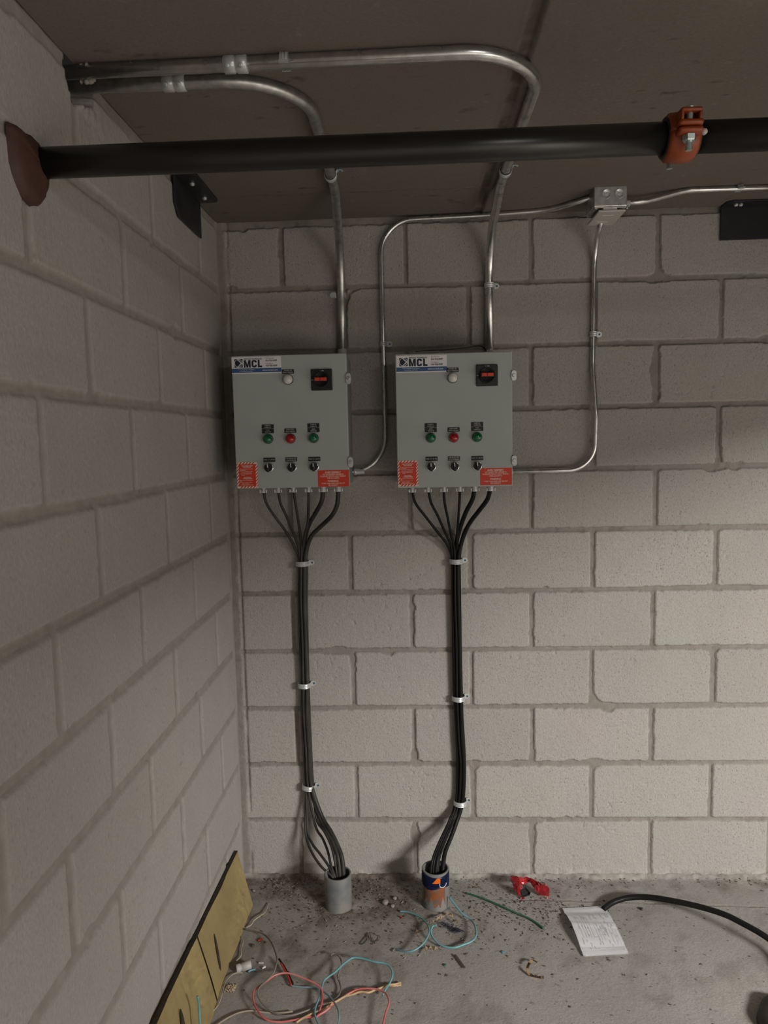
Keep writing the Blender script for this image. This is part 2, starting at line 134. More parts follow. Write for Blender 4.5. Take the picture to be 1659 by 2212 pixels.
M['pink'] = mat('pink_wire', (.50,.085,.085), .42, color2=(.55,.22,.20), nscale=12)
M['redw'] = mat('red_wire', (.42,.025,.015), .4, noise=.2)
M['teal'] = mat('teal_wire', (.095,.31,.31), .38, color2=(.13,.26,.30), nscale=10)
M['tealgrey'] = mat('teal_grey_wire', (.12,.26,.25), .4, color2=(.20,.25,.32), nscale=5)
M['taupe'] = mat('taupe_wire', (.20,.18,.155), .45, color2=(.10,.085,.075), nscale=7)
M['cream'] = mat('cream_wire', (.42,.36,.27), .5, color2=(.27,.22,.17), nscale=14)
M['tan'] = mat('tan_twisted_paper', (.52,.36,.20), .8, color2=(.38,.25,.14), nscale=40, bump=.3)
M['greenw'] = mat('green_wire', (.03,.125,.055), .5, noise=.35, nscale=30)
M['greyw'] = mat('grey_string', (.085,.085,.075), .7, noise=.2)
M['shred'] = mat('cream_paper_shred', (.55,.43,.29), .85, color2=(.35,.26,.17), nscale=60, bump=.4)
M['brown'] = mat('brown_strip', (.09,.068,.055), .7, noise=.3)
M['redfilm'] = mat('red_plastic_film', (.40,.018,.024), .2, color2=(.20,.012,.016), nscale=60, bump=.3, bscale=90, trans=.15, coat=.4)
M['blackfilm'] = mat('black_plastic_piece', (.02,.02,.02), .25, noise=.2)
M['paper'] = mat('white_paper', (.86,.86,.88), .8, noise=.03, nscale=20, bump=.05, bscale=20)
M['ink'] = mat('blue_black_ink', (.20,.20,.24), .7, noise=.2)
M['whitepl'] = mat('dusty_white_plastic', (.42,.40,.39), .5, noise=.15, nscale=60)
M['stone'] = mat('pale_stone_chip', (.26,.22,.20), .7, noise=.3, nscale=150, bump=.5, bscale=300)
M['crumb'] = mat('dark_crumbs', (.045,.036,.029), .8, color2=(.10,.08,.062), nscale=35)
M['crumb_p'] = mat('pale_crumbs', (.30,.27,.23), .8, color2=(.16,.14,.12), nscale=35)
M['glint'] = mat('shiny_crumbs', (.7,.7,.68), .2, 1., noise=.2)
M['fluff'] = mat('dark_blue_fluff', (.018,.022,.045), .9, noise=.3, nscale=90)
M['blueflake'] = mat('blue_flake', (.08,.28,.40), .4, noise=.3, nscale=90)
M['bucket'] = mat('dark_brown_plastic', (.045,.036,.030), .6, noise=.15, nscale=10)
M['offwhite'] = mat('off_white_steel', (.45,.43,.40), .45, noise=.06)
M['mortar'] = mat('mortar_dab', (.30,.27,.24), .95, noise=.25, nscale=60, bump=.5, bscale=90)

# ---------------------------------------------------------------- helpers
def obj(name, me, material=None, parent=None, smooth=False):
    if isinstance(me, bmesh.types.BMesh):
        bm = me; me = bpy.data.meshes.new(name); bmesh.ops.recalc_face_normals(bm, faces=bm.faces); bm.to_mesh(me); bm.free()
    if material: me.materials.append(material)
    if smooth:
        for p in me.polygons: p.use_smooth = True
    o = bpy.data.objects.new(name, me); COL.objects.link(o)
    if parent: o.parent = parent
    return o
def tag(o, label, cat, group=None, kind=None):
    o['label'] = label; o['category'] = cat
    if group: o['group'] = group
    if kind: o['kind'] = kind
    return o
def struct(o): o['kind'] = 'structure'; return o
def thing(name, label, cat, loc=(0,0,0), group=None):
    o = bpy.data.objects.new(name, None); COL.objects.link(o); o.location = loc; o.empty_display_size = .02
    return tag(o, label, cat, group)
def T(*a): return Matrix.Translation(Vector(a))
def add_box(bm, x0, x1, y0, y1, z0, z1, mtx=None, bev=0.):
    vs = [bm.verts.new(Vector((x, y, z))) for x in (x0, x1) for y in (y0, y1) for z in (z0, z1)]
    fs = [bm.faces.new([vs[i] for i in f]) for f in ((0,1,3,2),(4,6,7,5),(0,4,5,1),(2,3,7,6),(0,2,6,4),(1,5,7,3))]
    if bev > 0:
        es = list({e for f in fs for e in f.edges})
        r = bmesh.ops.bevel(bm, geom=es, offset=bev, segments=2, affect='EDGES', profile=.5)
        vs = list({v for f in r['faces'] for v in f.verts} | {v for v in vs if v.is_valid})
    if mtx:
        for v in vs: v.co = mtx @ v.co
    return vs
def add_lathe(bm, prof, n=24, mtx=Matrix(), caps=True):
    rings = []
    for r, z in prof:
        rings.append([bm.verts.new(mtx @ Vector((r*math.cos(2*PI*i/n), r*math.sin(2*PI*i/n), z))) for i in range(n)])
    for a, b in zip(rings, rings[1:]):
        for i in range(n): bm.faces.new((a[i], a[(i+1) % n], b[(i+1) % n], b[i]))
    if caps:
        bm.faces.new(rings[0]); bm.faces.new(rings[-1])
def rings_path(pts, r, n, closed_ends=True, bm=None, rf=None, ell=None):
    """tube along pts (parallel transport)"""
    P = [Vector(p) for p in pts]; K = len(P)
    tan = [(P[min(i+1, K-1)] - P[max(i-1, 0)]).normalized() for i in range(K)]
    u = tan[0].orthogonal().normalized(); rings = []
    for i in range(K):
        u = (u - tan[i]*u.dot(tan[i])).normalized(); w = tan[i].cross(u)
        rr = rf(i/(K-1)) if rf else r
        rings.append([bm.verts.new(P[i] + (u*math.cos(2*PI*k/n) + w*math.sin(2*PI*k/n))*rr) for k in range(n)])
    for a, b in zip(rings, rings[1:]):
        for k in range(n): bm.faces.new((a[k], a[(k+1) % n], b[(k+1) % n], b[k]))
    if closed_ends: bm.faces.new(rings[0]); bm.faces.new(rings[-1])
def spline(pts, sub=6):
    P = [Vector(p) for p in pts]; out = []
    for i in range(len(P)-1):
        a = P[max(i-1, 0)]; b = P[i]; c = P[i+1]; d = P[min(i+2, len(P)-1)]
        for s in range(sub):
            t = s/sub
            out.append(.5*((2*b) + (c-a)*t + (2*a-5*b+4*c-d)*t*t + (3*b-a-3*c+d)*t**3))
    out.append(P[-1]); return out
def fillet(pts, rad, seg=10):
    """polyline with rounded corners; pts: list of (point, radius)"""
    P = [Vector(p) for p in pts]; out = [P[0]]
    for i in range(1, len(P)-1):
        a = (P[i-1]-P[i]).normalized(); b = (P[i+1]-P[i]).normalized()
        r = rad[i] if isinstance(rad, (list, tuple)) else rad
        ang = a.angle(b); d = r/math.tan(ang/2); d = min(d, (P[i-1]-P[i]).length*.48, (P[i+1]-P[i]).length*.48); r = d*math.tan(ang/2)
        c = P[i] + (a+b).normalized()*(r/math.sin(ang/2)); s = P[i]+a*d-c; e = P[i]+b*d-c
        tot = s.angle(e); ax = s.cross(e).normalized()
        for k in range(seg+1): out.append(c + Matrix.Rotation(tot*k/seg, 3, ax) @ s)
    out.append(P[-1]); return out
def tube(name, pts, r, material, parent=None, n=12, label=None, cat=None, group=None, rf=None):
    bm = bmesh.new(); rings_path(pts, r, n, bm=bm, rf=rf)
    o = obj(name, bm, material, parent, True)
    if label: tag(o, label, cat, group)
    return o
def orient(z, x=None):
    """matrix whose local Z is z and local X is nearest x"""
    z = Vector(z).normalized(); x = Vector(x) if x else z.orthogonal(); x = (x - z*x.dot(z)).normalized(); y = z.cross(x)
    return Matrix((x, y, z)).transposed().to_4x4()

# value noise
_rs = np.random.RandomState(11); _tab = _rs.rand(512, 512)
def vn(x, y, s, seed=0):
    x = x/s + seed*17.31; y = y/s + seed*9.77
    xi = np.floor(x).astype(int); yi = np.floor(y).astype(int); fx = x-xi; fy = y-yi
    fx = fx*fx*(3-2*fx); fy = fy*fy*(3-2*fy)
    a = _tab[xi % 512, yi % 512]; b = _tab[(xi+1) % 512, yi % 512]; c = _tab[xi % 512, (yi+1) % 512]; d = _tab[(xi+1) % 512, (yi+1) % 512]
    return (a*(1-fx)+b*fx)*(1-fy) + (c*(1-fx)+d*fx)*fy
def fbm(x, y, s, seed=0, o=4):
    t = 0; a = .5; n = 0
    for i in range(o): t = t + a*vn(x, y, s, seed+i*3); n += a; s /= 2.03; a *= .55
    return t/n
def sstep(a, b, x):
    t = np.clip((x-a)/(b-a), 0, 1); return t*t*(3-2*t)
def grid_obj(name, U, V, place, attr, material):
    """U,V 1-D coordinates; place(u,v)->xyz arrays; attr -> 3 channels"""
    uu, vv = np.meshgrid(U, V, indexing='ij'); nu, nv = len(U), len(V)
    X, Y, Z = place(uu, vv); A = attr(uu, vv)
    co = np.stack([X, Y, Z], -1).reshape(-1, 3).astype(np.float32)
    i = np.arange((nu-1)*(nv-1)); a = (i//(nv-1))*nv + i % (nv-1)
    q = np.stack([a, a+nv, a+nv+1, a+1], -1).astype(np.int32)
    me = bpy.data.meshes.new(name); me.vertices.add(len(co)); me.vertices.foreach_set('co', co.ravel())
    me.loops.add(q.size); me.loops.foreach_set('vertex_index', q.ravel())
    me.polygons.add(len(q)); me.polygons.foreach_set('loop_start', np.arange(0, q.size, 4, dtype=np.int32))
    me.update(calc_edges=True)
    ca = me.color_attributes.new('srf', 'FLOAT_COLOR', 'POINT')
    col = np.concatenate([np.stack(A, -1).reshape(-1, 3), np.ones((len(co), 1))], 1).astype(np.float32)
    ca.data.foreach_set('color', col.ravel()); me.validate()
    return struct(obj(name, me, material, None, True))
def axis(a, b, step, far, fstep):
    return np.concatenate([np.arange(a, b, step), np.arange(b, far, fstep), [far]])

# ---------------------------------------------------------------- room shell
BH = .2032; CEIL = 2.25; XF = 6.5; YF = 6.5
def masonry(s, z, off, seed, hw0, depth, soft):
    """block coursing: returns relief and masks for coordinates s (along wall) and z"""
    zz = z + (fbm(s, z, .35, seed+31, 2)-.5)*.004
    k = np.floor(zz/BH); dz = np.abs(zz - np.round(zz/BH)*BH)
    odd = (k.astype(int) % 2 == 1)
    ph = (s - off - np.where(odd, BH, 0))/(2*BH) + (vn(k*7.3+np.floor((s-off)/(2*BH)+.5)*3.1, k*0+.5, 1., seed)-.5)*.012
    ds = np.abs(ph - np.round(ph))*2*BH; bid = np.floor(ph)
    dz = np.where(k >= 11, 0., dz); dz = np.where(z < .06, np.abs(z - 0), dz) if False else dz
    dz = np.where(z < .08, np.minimum(np.abs(z+.004), .2), dz)
    rag = fbm(s, z, .018, seed+1, 3); big = fbm(s, z, .09, seed+4, 3)
    hw = hw0 + (rag-.5)*.005 + (fbm(s, z, .25, seed+12, 2)-.5)*.004 + np.clip(big-.70, 0, 1)*.07
    d = np.minimum(dz, ds)
    cr = np.maximum(0, .007 - dz + hw)*np.maximum(0, .007 - ds + hw)/.007   # rounded arrises at block corners
    d = d - cr*.5
    face = sstep(0, soft, d-hw)
    relief = -(1-face)*depth*(.75+.5*fbm(s, z, .12, seed+8, 2)) + np.where(d < hw, -1, 0)*0
    relief = relief + face*(fbm(s, z, .02, seed+2, 3)-.5)*.0012 + (1-face)*(fbm(s, z, .03, seed+3, 3)-.5)*.0035
    blocktone = vn(bid*5.17+k*3.3, k*2.9+bid*.7, 1., seed+5)
    relief = relief + face*(blocktone-.5)*.0015
    chips = (.3 if depth < .005 else 1.)*face*sstep(.77, .83, fbm(s, z, .012, seed+21, 2))*sstep(.5, .65, fbm(s, z, .3, seed+22, 2))
    relief = relief - chips*.0025
    return relief, 1-face, blocktone
def wall_back_place(s, z):
    r, m, t = masonry(s, z, .6128, 3, .0068, .0075, .0024)
    cz = sstep(.028, .012, s + (fbm(s, z, .03, 77, 2)-.5)*.014); r = r*(1-cz) + cz*(-.003+.004*fbm(s, z, .04, 8, 3))
    cg = np.exp(-((s-.030)/.004)**2)*.004*(fbm(s, z, .15, 9, 2) > .42); r = r - cg
    base = sstep(.025, .0, z); r = r + base*(.003+.008*fbm(s, z, .03, 14, 3))
    return s, -r, z
def wall_back_attr(s, z):
    r, m, t = masonry(s, z, .6128, 3, .0068, .0075, .0024)
    cz = sstep(.028, .012, s + (fbm(s, z, .03, 77, 2)-.5)*.014); m = np.maximum(m, cz)
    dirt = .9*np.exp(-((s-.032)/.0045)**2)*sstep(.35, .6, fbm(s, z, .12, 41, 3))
    dirt = dirt + .45*sstep(.68, .76, fbm(s, z, .035, 43, 3))*m
    dirt = dirt + .5*sstep(.03, .0, z)*sstep(.4, .6, fbm(s, z, .02, 44, 3))
    return m, t, np.clip(dirt, 0, 1)
us = axis(0, 1.95, .0034, XF, .03); vs_ = np.linspace(0, CEIL+.015, 660)
grid_obj('wall_back', us, vs_, wall_back_place, wall_back_attr, M['block'])

hole = [(-1.061,2.217),(-1.051,2.190),(-1.028,2.180),(-.985,2.190),(-.945,2.205),(-.925,2.25),(-.94,2.27),(-1.045,2.27)]
def inpoly(x, y, poly):
    ins = np.zeros(x.shape, bool); j = len(poly)-1
    for i in range(len(poly)):
        xi, yi = poly[i]; xj, yj = poly[j]
        c = ((yi > y) != (yj > y)) & (x < (xj-xi)*(y-yi)/(yj-yi+1e-12)+xi); ins ^= c; j = i
    return ins
def wall_left_place(t, z):
    r, m, tn = masonry(t, z, .2168, 15, .0085, .0048, .006)
    top = sstep(.03, .0, CEIL - z - .03 + 0*t)*0
    h = inpoly(-t, z + (fbm(t, z, .02, 61, 2)-.5)*.012, hole)
    rim = np.exp(-(((t-.99)/.085)**2 + ((z-2.19)/.05)**2)*1.5)*(fbm(t, z, .025, 63, 3)-.35)*.02
    r = r + np.where(h, 0, rim); r = np.where(h, -.07, r)
    c = sstep(.02, .006, t); r = r*(1-c) + c*.001
    return r, -t, z
def wall_left_attr(t, z):
    r, m, tn = masonry(t, z, .2168, 15, .0085, .0048, .006)
    m = np.maximum(m, sstep(.022, .012, t))
    d = .15*sstep(.66, .76, fbm(t, z, .05, 71, 3))*m + .35*sstep(.80, .86, fbm(t, z, .02, 72, 3))
    return m, tn*.6, np.clip(d, 0, 1)
grid_obj('wall_left', axis(0, 1.75, .0045, YF, .03), np.linspace(0, CEIL+.015, 500), wall_left_place, wall_left_attr, M['block_l'])

def floor_place(x, y):
    h = (fbm(x, y, .25, 101, 3)-.5)*.004
    wall = np.minimum(y*1., x*1.)
    h = h + sstep(.028, .004, y + (fbm(x, y, .03, 103, 3)-.5)*.03)*(.004+.010*fbm(x, y, .02, 104, 3))*(.4+.6*(x < 1.9))
    h = h + sstep(.06, .0, x)*.004*fbm(x, y, .02, 105, 3)
    line = .1348 + .0448*(x-.86)*.95 + (fbm(x, y*0, .2, 106, 2)-.5)*.004
    g = np.exp(-((y-line)/.0022)**2)*sstep(.84, .9, x); h = h - g*.003 + np.exp(-((y-line-.004)/.002)**2)*sstep(.84, .9, x)*.0012
    for cx, cy in ((.355, .175), (.675, .163)):
        rr = np.hypot(x-cx, y-cy); h = h + np.exp(-((rr-.05)/.012)**2)*.006*fbm(x, y, .02, 108, 2)
    fade = sstep(0, .01, y)
    h = h*1.0
    return x, -y, h - .001
def floor_attr(x, y):
    line = .1348 + .0448*(x-.86)*.95 + (fbm(x, y*0, .2, 106, 2)-.5)*.004
    lt = .45*np.exp(-((y-line-.003)/.003)**2)*sstep(.84, .9, x)
    lt = lt + .75*sstep(.045, .02, y+(fbm(x, y, .06, 110, 3)-.5)*.05)*sstep(.35, .6, fbm(x, y, .18, 111, 2)+.1*(x > .75))
    dk = .9*np.exp(-((y-line)/.0022)**2)*sstep(.84, .9, x)
    # sweepings and dust left round the two stubs
    z1 = np.exp(-(((x-.50)/.20)**2+((y-.13)/.10)**2)); z2 = np.exp(-(((x-.22)/.25)**2+((y-.20)/.2)**2))
    dust = fbm(x, y, .10, 112, 4); z3 = np.exp(-(((x-.36)/.42)**2+((y-.22)/.38)**2))
    dk = dk + .34*z3*(.6+.8*fbm(x, y, .07, 119, 4)) + .35*np.exp(-(y/.09)**2)*sstep(.95, .5, x)*sstep(.3, .6, fbm(x, y, .05, 118, 4)) + .95*z1*sstep(.30, .6, dust) + .5*z2*sstep(.4, .65, dust) + .35*np.exp(-((y-.05)/.06)**2)*sstep(.45, .7, fbm(x, y, .05, 113, 3))
    dk = dk + .32*sstep(.48, .72, fbm(x*1.6+y, y-x*.6, .12, 114, 4)) + .6*sstep(.80, .86, fbm(x, y, .02, 115, 3))
    tone = fbm(x+y*.4, y*1.0, .35, 116, 4)
    return np.clip(lt, 0, 1), np.clip((tone-.35)*1.6, 0, 1), np.clip(dk, 0, 1)
grid_obj('floor', axis(0, 1.95, .0045, XF, .03), axis(0, 1.0, .0045, YF, .03), floor_place, floor_attr, M['floor'])

def seam_m(x, y):
    j = (fbm(y, x*0, .05, 121, 3)-.5)*.006
    return sstep(.836, .8385, x+j)*sstep(.861, .8585, x+j*.3)
def crack_m(x, y):
    return np.exp(-((y-.256-(fbm(x, x*0, .12, 122, 3)-.5)*.03)/.0022)**2)*(x < .84)
def ceil_place(x, y):
    s = seam_m(x, y); h = s*(.003+.004*fbm(x, y, .02, 123, 3)) + crack_m(x, y)*(-.003) + (fbm(x, y, .4, 124, 2)-.5)*.004
    h = h + (x > .86)*-.002
    return x, -y, CEIL + h
def ceil_attr(x, y):
    s = seam_m(x, y)*.85*sstep(.25, .55, fbm(x, y, .06, 127, 3)) + .75*crack_m(x, y)
    st = .8*sstep(.74, .82, fbm(x*.7, y*1.6, .035, 125, 3))*sstep(.45, .6, fbm(x, y, .3, 126, 2)) + .35*np.exp(-((x-.832)/.006)**2)
    return np.clip(s, 0, 1), np.clip(fbm(x, y, .5, 128, 3)*1.6-.4, 0, 1), np.clip(st, 0, 1)
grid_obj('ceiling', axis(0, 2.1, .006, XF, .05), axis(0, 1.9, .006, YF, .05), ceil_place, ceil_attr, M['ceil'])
bm = bmesh.new(); add_box(bm, XF, XF+.1, -YF, 0, 0, CEIL); struct(obj('wall_right', bm, M['plain']))
bm = bmesh.new(); add_box(bm, 0, XF, -YF-.1, -YF, 0, CEIL); struct(obj('wall_front', bm, M['plain']))

# ---------------------------------------------------------------- straps, couplings
def strap_mesh(r, w=.017, th=.0016, ear=.017):
    """one-hole strap; conduit along local Z, wall at local +Y, ear towards +X. conduit centre at origin"""
    bm = bmesh.new(); n = 22; prof = []
    nz = 13
    def ridge(t): return .0011*(math.cos(t*6*PI)*.5+.5)
    a0, a1 = -PI*1.25, PI*.12
    grid = []
    for i in range(n+1):
        a = a0 + (a1-a0)*i/n; row = []
        for k in range(nz):
            t = k/(nz-1); rr = r + th + ridge(t)
            row.append(bm.verts.new((rr*math.cos(a), rr*math.sin(a), (t-.5)*w)))
        grid.append(row)
    last = [Vector(v.co) for v in grid[-1]]
    ywall = r*.98
    for f, e in ((.5, 0.), (1., .002)):   # run down to the wall then out
        row = []
        for k in range(nz):
            v = last[k].copy(); v.x = r+th+.001+e; v.y = v.y + (ywall - .002 - v.y)*f; row.append(bm.verts.new(v))
        grid.append(row)
    for i in range(1, 7):
        t = i/6; row = []; x = r + .004 + ear*t
        half = w*.52 if t < .55 else w*.5*math.sqrt(max(.02, 1-((t-.55)/.45)**2))
        for k in range(nz): row.append(bm.verts.new((x, ywall-.002, (k/(nz-1)-.5)*2*half)))
        grid.append(row)
    for a, b in zip(grid, grid[1:]):
        for k in range(nz-1): bm.faces.new((a[k], a[k+1], b[k+1], b[k]))
    bmesh.ops.recalc_face_normals(bm, faces=bm.faces[:]); bmesh.ops.solidify(bm, geom=bm.faces[:], thickness=.0011)
    sc = bmesh.new()
    add_lathe(sc, [(.0001,-.0034),(.0024,-.0033),(.0031,-.0026),(.0031,-.0010),(.0036,-.0009),(.0036,.0)], 6, T(r+.004+ear*.5, ywall-.003, 0) @ Matrix.Rotation(PI/2, 4, 'X') @ Matrix.Scale(-1, 4, (0,0,1)))
    return bm, sc
def strap(r, loc, zdir, ear, label, group, name='conduit_strap', ell=1.):
    m = orient(zdir, ear)
    o = thing(name, label, 'strap', loc, group)
    a, b = strap_mesh(r)
    for q in (a, b):
        for v in q.verts: v.co = m @ Vector((v.co.x, v.co.y*1., v.co.z))
    obj('band', a, M['zinc'], o); obj('screw', b, M['bolt'], o)
    return o
def coupling(parent, c, axis_, down, r, L=.045):
    c = Vector(c); m = T(*c) @ orient(axis_, down)
    bm = bmesh.new(); add_lathe(bm, [(r,-L/2),(r+.0028,-L/2+.001),(r+.0028,-.003),(r+.0014,-.0015),(r+.0014,.0015),(r+.0028,.003),(r+.0028,L/2-.001),(r,L/2)], 24, m, False)
    o = obj('coupling', bm, M['zinc'], parent, True)
    for s in (-.28, .28):
        b = bmesh.new(); add_lathe(b, [(.0032,r),(.0032,r+.005),(.0045,r+.005),(.0045,r+.009),(.002,r+.0095)], 12, m @ T(0,0,L*s) @ Matrix.Rotation(PI/2, 4, 'Y'))
        obj('set_screw', b, M['steelbolt'], o)
def screwpair(): pass

GC = 'galvanised electrical conduits'
R1 = .0132
# large conduit to the left panel
cA = thing('electrical_conduit', 'thick grey conduit from wall hole along ceiling, bending down to the left control panel', 'conduit', (.40,-.02,1.80), GC)
def sub(pts, base): return [Vector(p)-Vector(base) for p in pts]
pA = fillet([(-.06,-.962,2.2368),(.405,-.957,2.2368),(.425,-.40,2.2368),(.412,-.165,2.205),(.404,-.017,2.10),(.402,-.017,1.785)], [0,.155,.25,.12,.12,0], 14)
pA = fillet([(-.06,-.962,2.2368),(.425,-.957,2.2368),(.421,-.33,2.2368),(.405,-.018,2.12),(.4015,-.018,1.785)], [0,.165,.22,.20,0], 16)
tube('tube', sub(pA, (.40,-.02,1.80)), R1, M['emt_dull'], cA, 20)
coupling(cA, Vector((.172,-.960,2.2368))-Vector((.40,-.02,1.80)), (1,0,0), (0,-.85,-.5), R1)
bm = bmesh.new(); add_lathe(bm, [(R1,0),(R1+.004,0),(R1+.004,.012),(R1+.002,.014),(R1+.002,.03),(R1,.031)], 20, T(.0015,.002,.0)); obj('box_connector', bm, M['zinc'], cA, True)
# large conduit to the right panel
cB = thing('electrical_conduit', 'thick bright conduit running farthest along ceiling, bending down to the right control panel', 'conduit', (.88,-.02,1.79), GC)
pB = fillet([(-.06,-1.0165,2.2368),(.888,-1.030,2.2368),(.885,-.31,2.2368),(.883,-.018,2.15),(.882,-.018,1.78)], [0,.165,.2,.18,0], 16)
tube('tube', sub(pB, (.88,-.02,1.79)), R1, M['emt'], cB, 20)
coupling(cB, Vector((.308,-1.0212,2.2368))-Vector((.88,-.02,1.79)), (1,0,0), (0,-.85,-.5), R1)
bm = bmesh.new(); add_lathe(bm, [(R1,-.005),(R1+.004,-.005),(R1+.004,.008),(R1+.002,.01),(R1+.002,.024),(R1,.025)], 20, T(.002,.002,.0)); obj('box_connector', bm, M['zinc'], cB, True)
# thin conduits
R2 = .0083
cC = thing('electrical_conduit', 'thin conduit rising between the two panels and turning right to junction box', 'conduit', (.43,-.012,1.43), GC)
pC = fillet([(.290,-.030,1.424),(.537,-.018,1.434),(.5365,-.011,2.2355),(.87,-.022,2.239),(1.07,-.05,2.24),(1.175,-.17,2.238)], [0,.115,.105,.2,.15,0], 12)
tube('tube', sub(pC, (.43,-.012,1.43)), R2, M['emt'], cC, 16)
bm = bmesh.new(); mm = T(*(Vector((.434,-.023,1.4298))-Vector((.43,-.012,1.43)))) @ orient((1,.05,.04)); add_lathe(bm, [(.0125,-.004),(.0125,.004),(.0105,.005),(.0105,.03),(.0085,.031)], 14, mm); obj('box_connector', bm, M['zinc'], cC, True)
cD = thing('electrical_conduit', 'thin conduit dropping from junction box and curving left into right panel', 'conduit', (1.22,-.012,1.42), GC)
pD = fillet([(.80,-.03,1.4195),(1.2225,-.016,1.419),(1.2235,-.03,1.60),(1.217,-.011,1.76),(1.2205,-.011,2.13),(1.213,-.135,2.195)], [0,.115,.15,.3,.12,0], 12)
tube('tube', sub(pD, (1.22,-.012,1.42)), R2, M['emt'], cD, 16)
bm = bmesh.new(); mm = T(*(Vector((.934,-.0255,1.4193))-Vector((1.22,-.012,1.42)))) @ orient((1,.03,0)); add_lathe(bm, [(.0125,-.004),(.0125,.004),(.0105,.005),(.0105,.02),(.0085,.021)], 14, mm); obj('box_connector', bm, M['zinc'], cD, True)
cE = thing('electrical_conduit', 'short thin conduit offset running right from junction box along ceiling', 'conduit', (1.27,-.15,2.23), GC)
pE = fillet([(1.255,-.152,2.222),(1.34,-.152,2.226),(1.44,-.198,2.240),(2.247,-.200,2.240)], [0,.14,.14,0], 12)
tube('tube', sub(pE, (1.27,-.15,2.23)), R2, M['emt'], cE, 16)
bm = bmesh.new(); mm = T(-.003,-.002,-.008) @ Matrix.Rotation(PI/2, 4, 'Y'); add_lathe(bm, [(.0125,-.002),(.0125,.004),(.0100,.005),(.0100,.022),(.0085,.023)], 14, mm)
add_lathe(bm, [(.002,.008),(.002,.014),(.0032,.014),(.0032,.018)], 8, T(.010,-.004,-.008) @ orient((0,-.3,-1))); obj('box_connector', bm, M['zinc'], cE, True)

GS = 'one-hole conduit straps'
strap(R1, (.4015,-.018,2.003), (0,0,1), (-1,0,0), 'wall strap on thick conduit above left panel, its ear pointing left', GS)
strap(R1, (.8825,-.018,2.02), (0,0,-1) if False else (0,0,1), (1,0,0), 'wall strap on thick conduit above right panel', GS)
strap(R2, (.5365,-.011,1.845), (0,0,1), (1,0,0), 'wall strap on thin conduit between the two panels', GS)
strap(R2, (1.218,-.011,1.858), (0,0,1), (1,0,0), 'wall strap on thin conduit hanging below junction box', GS)
strap(R1, (.401,-1.0225,2.2368), (1,0,0), (0,-1,0), 'ceiling strap on far thick conduit beside its coupling', GS)
strap(R1, (.4205,-.432,2.2368), (0,-1,0), (1,0,0), 'ceiling strap on left thick conduit just behind black pipe', GS)
strap(R1, (.8853,-.420,2.2368), (0,-1,0), (1,0,0), 'ceiling strap on right thick conduit just behind black pipe', GS)
strap(R2, (1.590,-.1995,2.240), (1,0,0), (0,-1,0), 'ceiling strap on thin conduit right of junction box', GS)

# ---------------------------------------------------------------- black pipe, coupling, firestop
RP = .0248; yP = -1.2; zP = 2.005
bm = bmesh.new(); rings_path([(x, yP, zP+.0022*x) for x in (-.05,.3,.7,1.063)], RP, 36, bm=bm)
pipe = obj('sprinkler_pipe', bm, M['pipe'], None, True); tag(pipe, 'long black steel pipe crossing below ceiling from the left wall to orange coupling', 'pipe', 'black pipe lengths')
bm = bmesh.new(); rings_path([(x, yP, zP+.0022*x) for x in (1.067,1.6,2.1,2.247)], RP, 36, bm=bm)
p2 = obj('sprinkler_pipe', bm, M['pipe'], None, True); tag(p2, 'black steel pipe length right of the orange coupling', 'pipe', 'black pipe lengths')
oc = thing('pipe_coupling', 'orange grooved coupling bolted around the black pipe', 'coupling', (1.065,yP,zP+.0023))
def clamp_half(up):
    """half housing: rounded shell with bolt pads front and back; local axes, pipe along X"""
    bm = bmesh.new(); n = 20; ws = [(-.0245, RP+.001), (-.0245, RP+.007), (-.020, RP+.0115), (0, RP+.0135), (.020, RP+.0115), (.0245, RP+.007), (.0245, RP+.001)]
    rows = []
    for i in range(n+1):
        a = PI*i/n
        rows.append([bm.verts.new((x, r*math.cos(a)*1., r*math.sin(a)*up)) for x, r in ws])
    for a, b in zip(rows, rows[1:]):
        for k in range(len(ws)): bm.faces.new((a[k], a[(k+1) % len(ws)], b[(k+1) % len(ws)], b[k]))
    bm.faces.new(rows[0]); bm.faces.new(rows[-1])
    for s in (-1, 1):
        add_box(bm, -.019, .019, min(s*(RP+.004), s*(RP+.031)), max(s*(RP+.004), s*(RP+.031)), .0006 if up > 0 else -.0105, .0105 if up > 0 else -.0006, None, .0045)
    if up > 0:   # raised bolt lug with an open window on the two pads
        for s in (-1, 1):
            for xx in (-.0165, .0115): add_box(bm, xx, xx+.005, min(s*(RP+.008), s*(RP+.029)), max(s*(RP+.008), s*(RP+.029)), .009, .023, None, .0015)
            add_box(bm, -.0165, .0165, min(s*(RP+.006), s*(RP+.030)), max(s*(RP+.006), s*(RP+.030)), .0205, .0275, None, .003)
    return bm
rot = Matrix.Rotation(math.radians(2), 4, 'X')
for up in (1, -1):
    b = clamp_half(up)
    for v in b.verts: v.co = rot @ v.co
    obj('housing_half', b, M['orange'], oc, True)
bm = bmesh.new(); add_lathe(bm, [(RP+.0005,-.026),(RP+.006,-.026),(RP+.006,.026),(RP+.0005,.026)], 32, Matrix.Rotation(PI/2, 4, 'Y'), False); obj('gasket', bm, M['rubber'], oc, True)
for s in (-1, 1):
    b = bmesh.new(); m = rot @ T(0, s*(RP+.0185), 0)
    add_lathe(b, [(.0052,-.034),(.0052,.028)], 12, m); add_lathe(b, [(.0095,-.0205),(.0105,-.0185),(.0105,-.0110)], 6, m); add_lathe(b, [(.0085,.0275),(.0085,.0295),(.005,.0320)], 14, m)
    obj('bolt', b, M['steelbolt'], oc)
bm = bmesh.new(); add_lathe(bm, [(.0045,0),(.005,.006),(.003,.009)], 10, T(.027,-.028,-.004) @ orient((0,-1,0))); obj('plug', bm, M['offwhite'], oc, True)

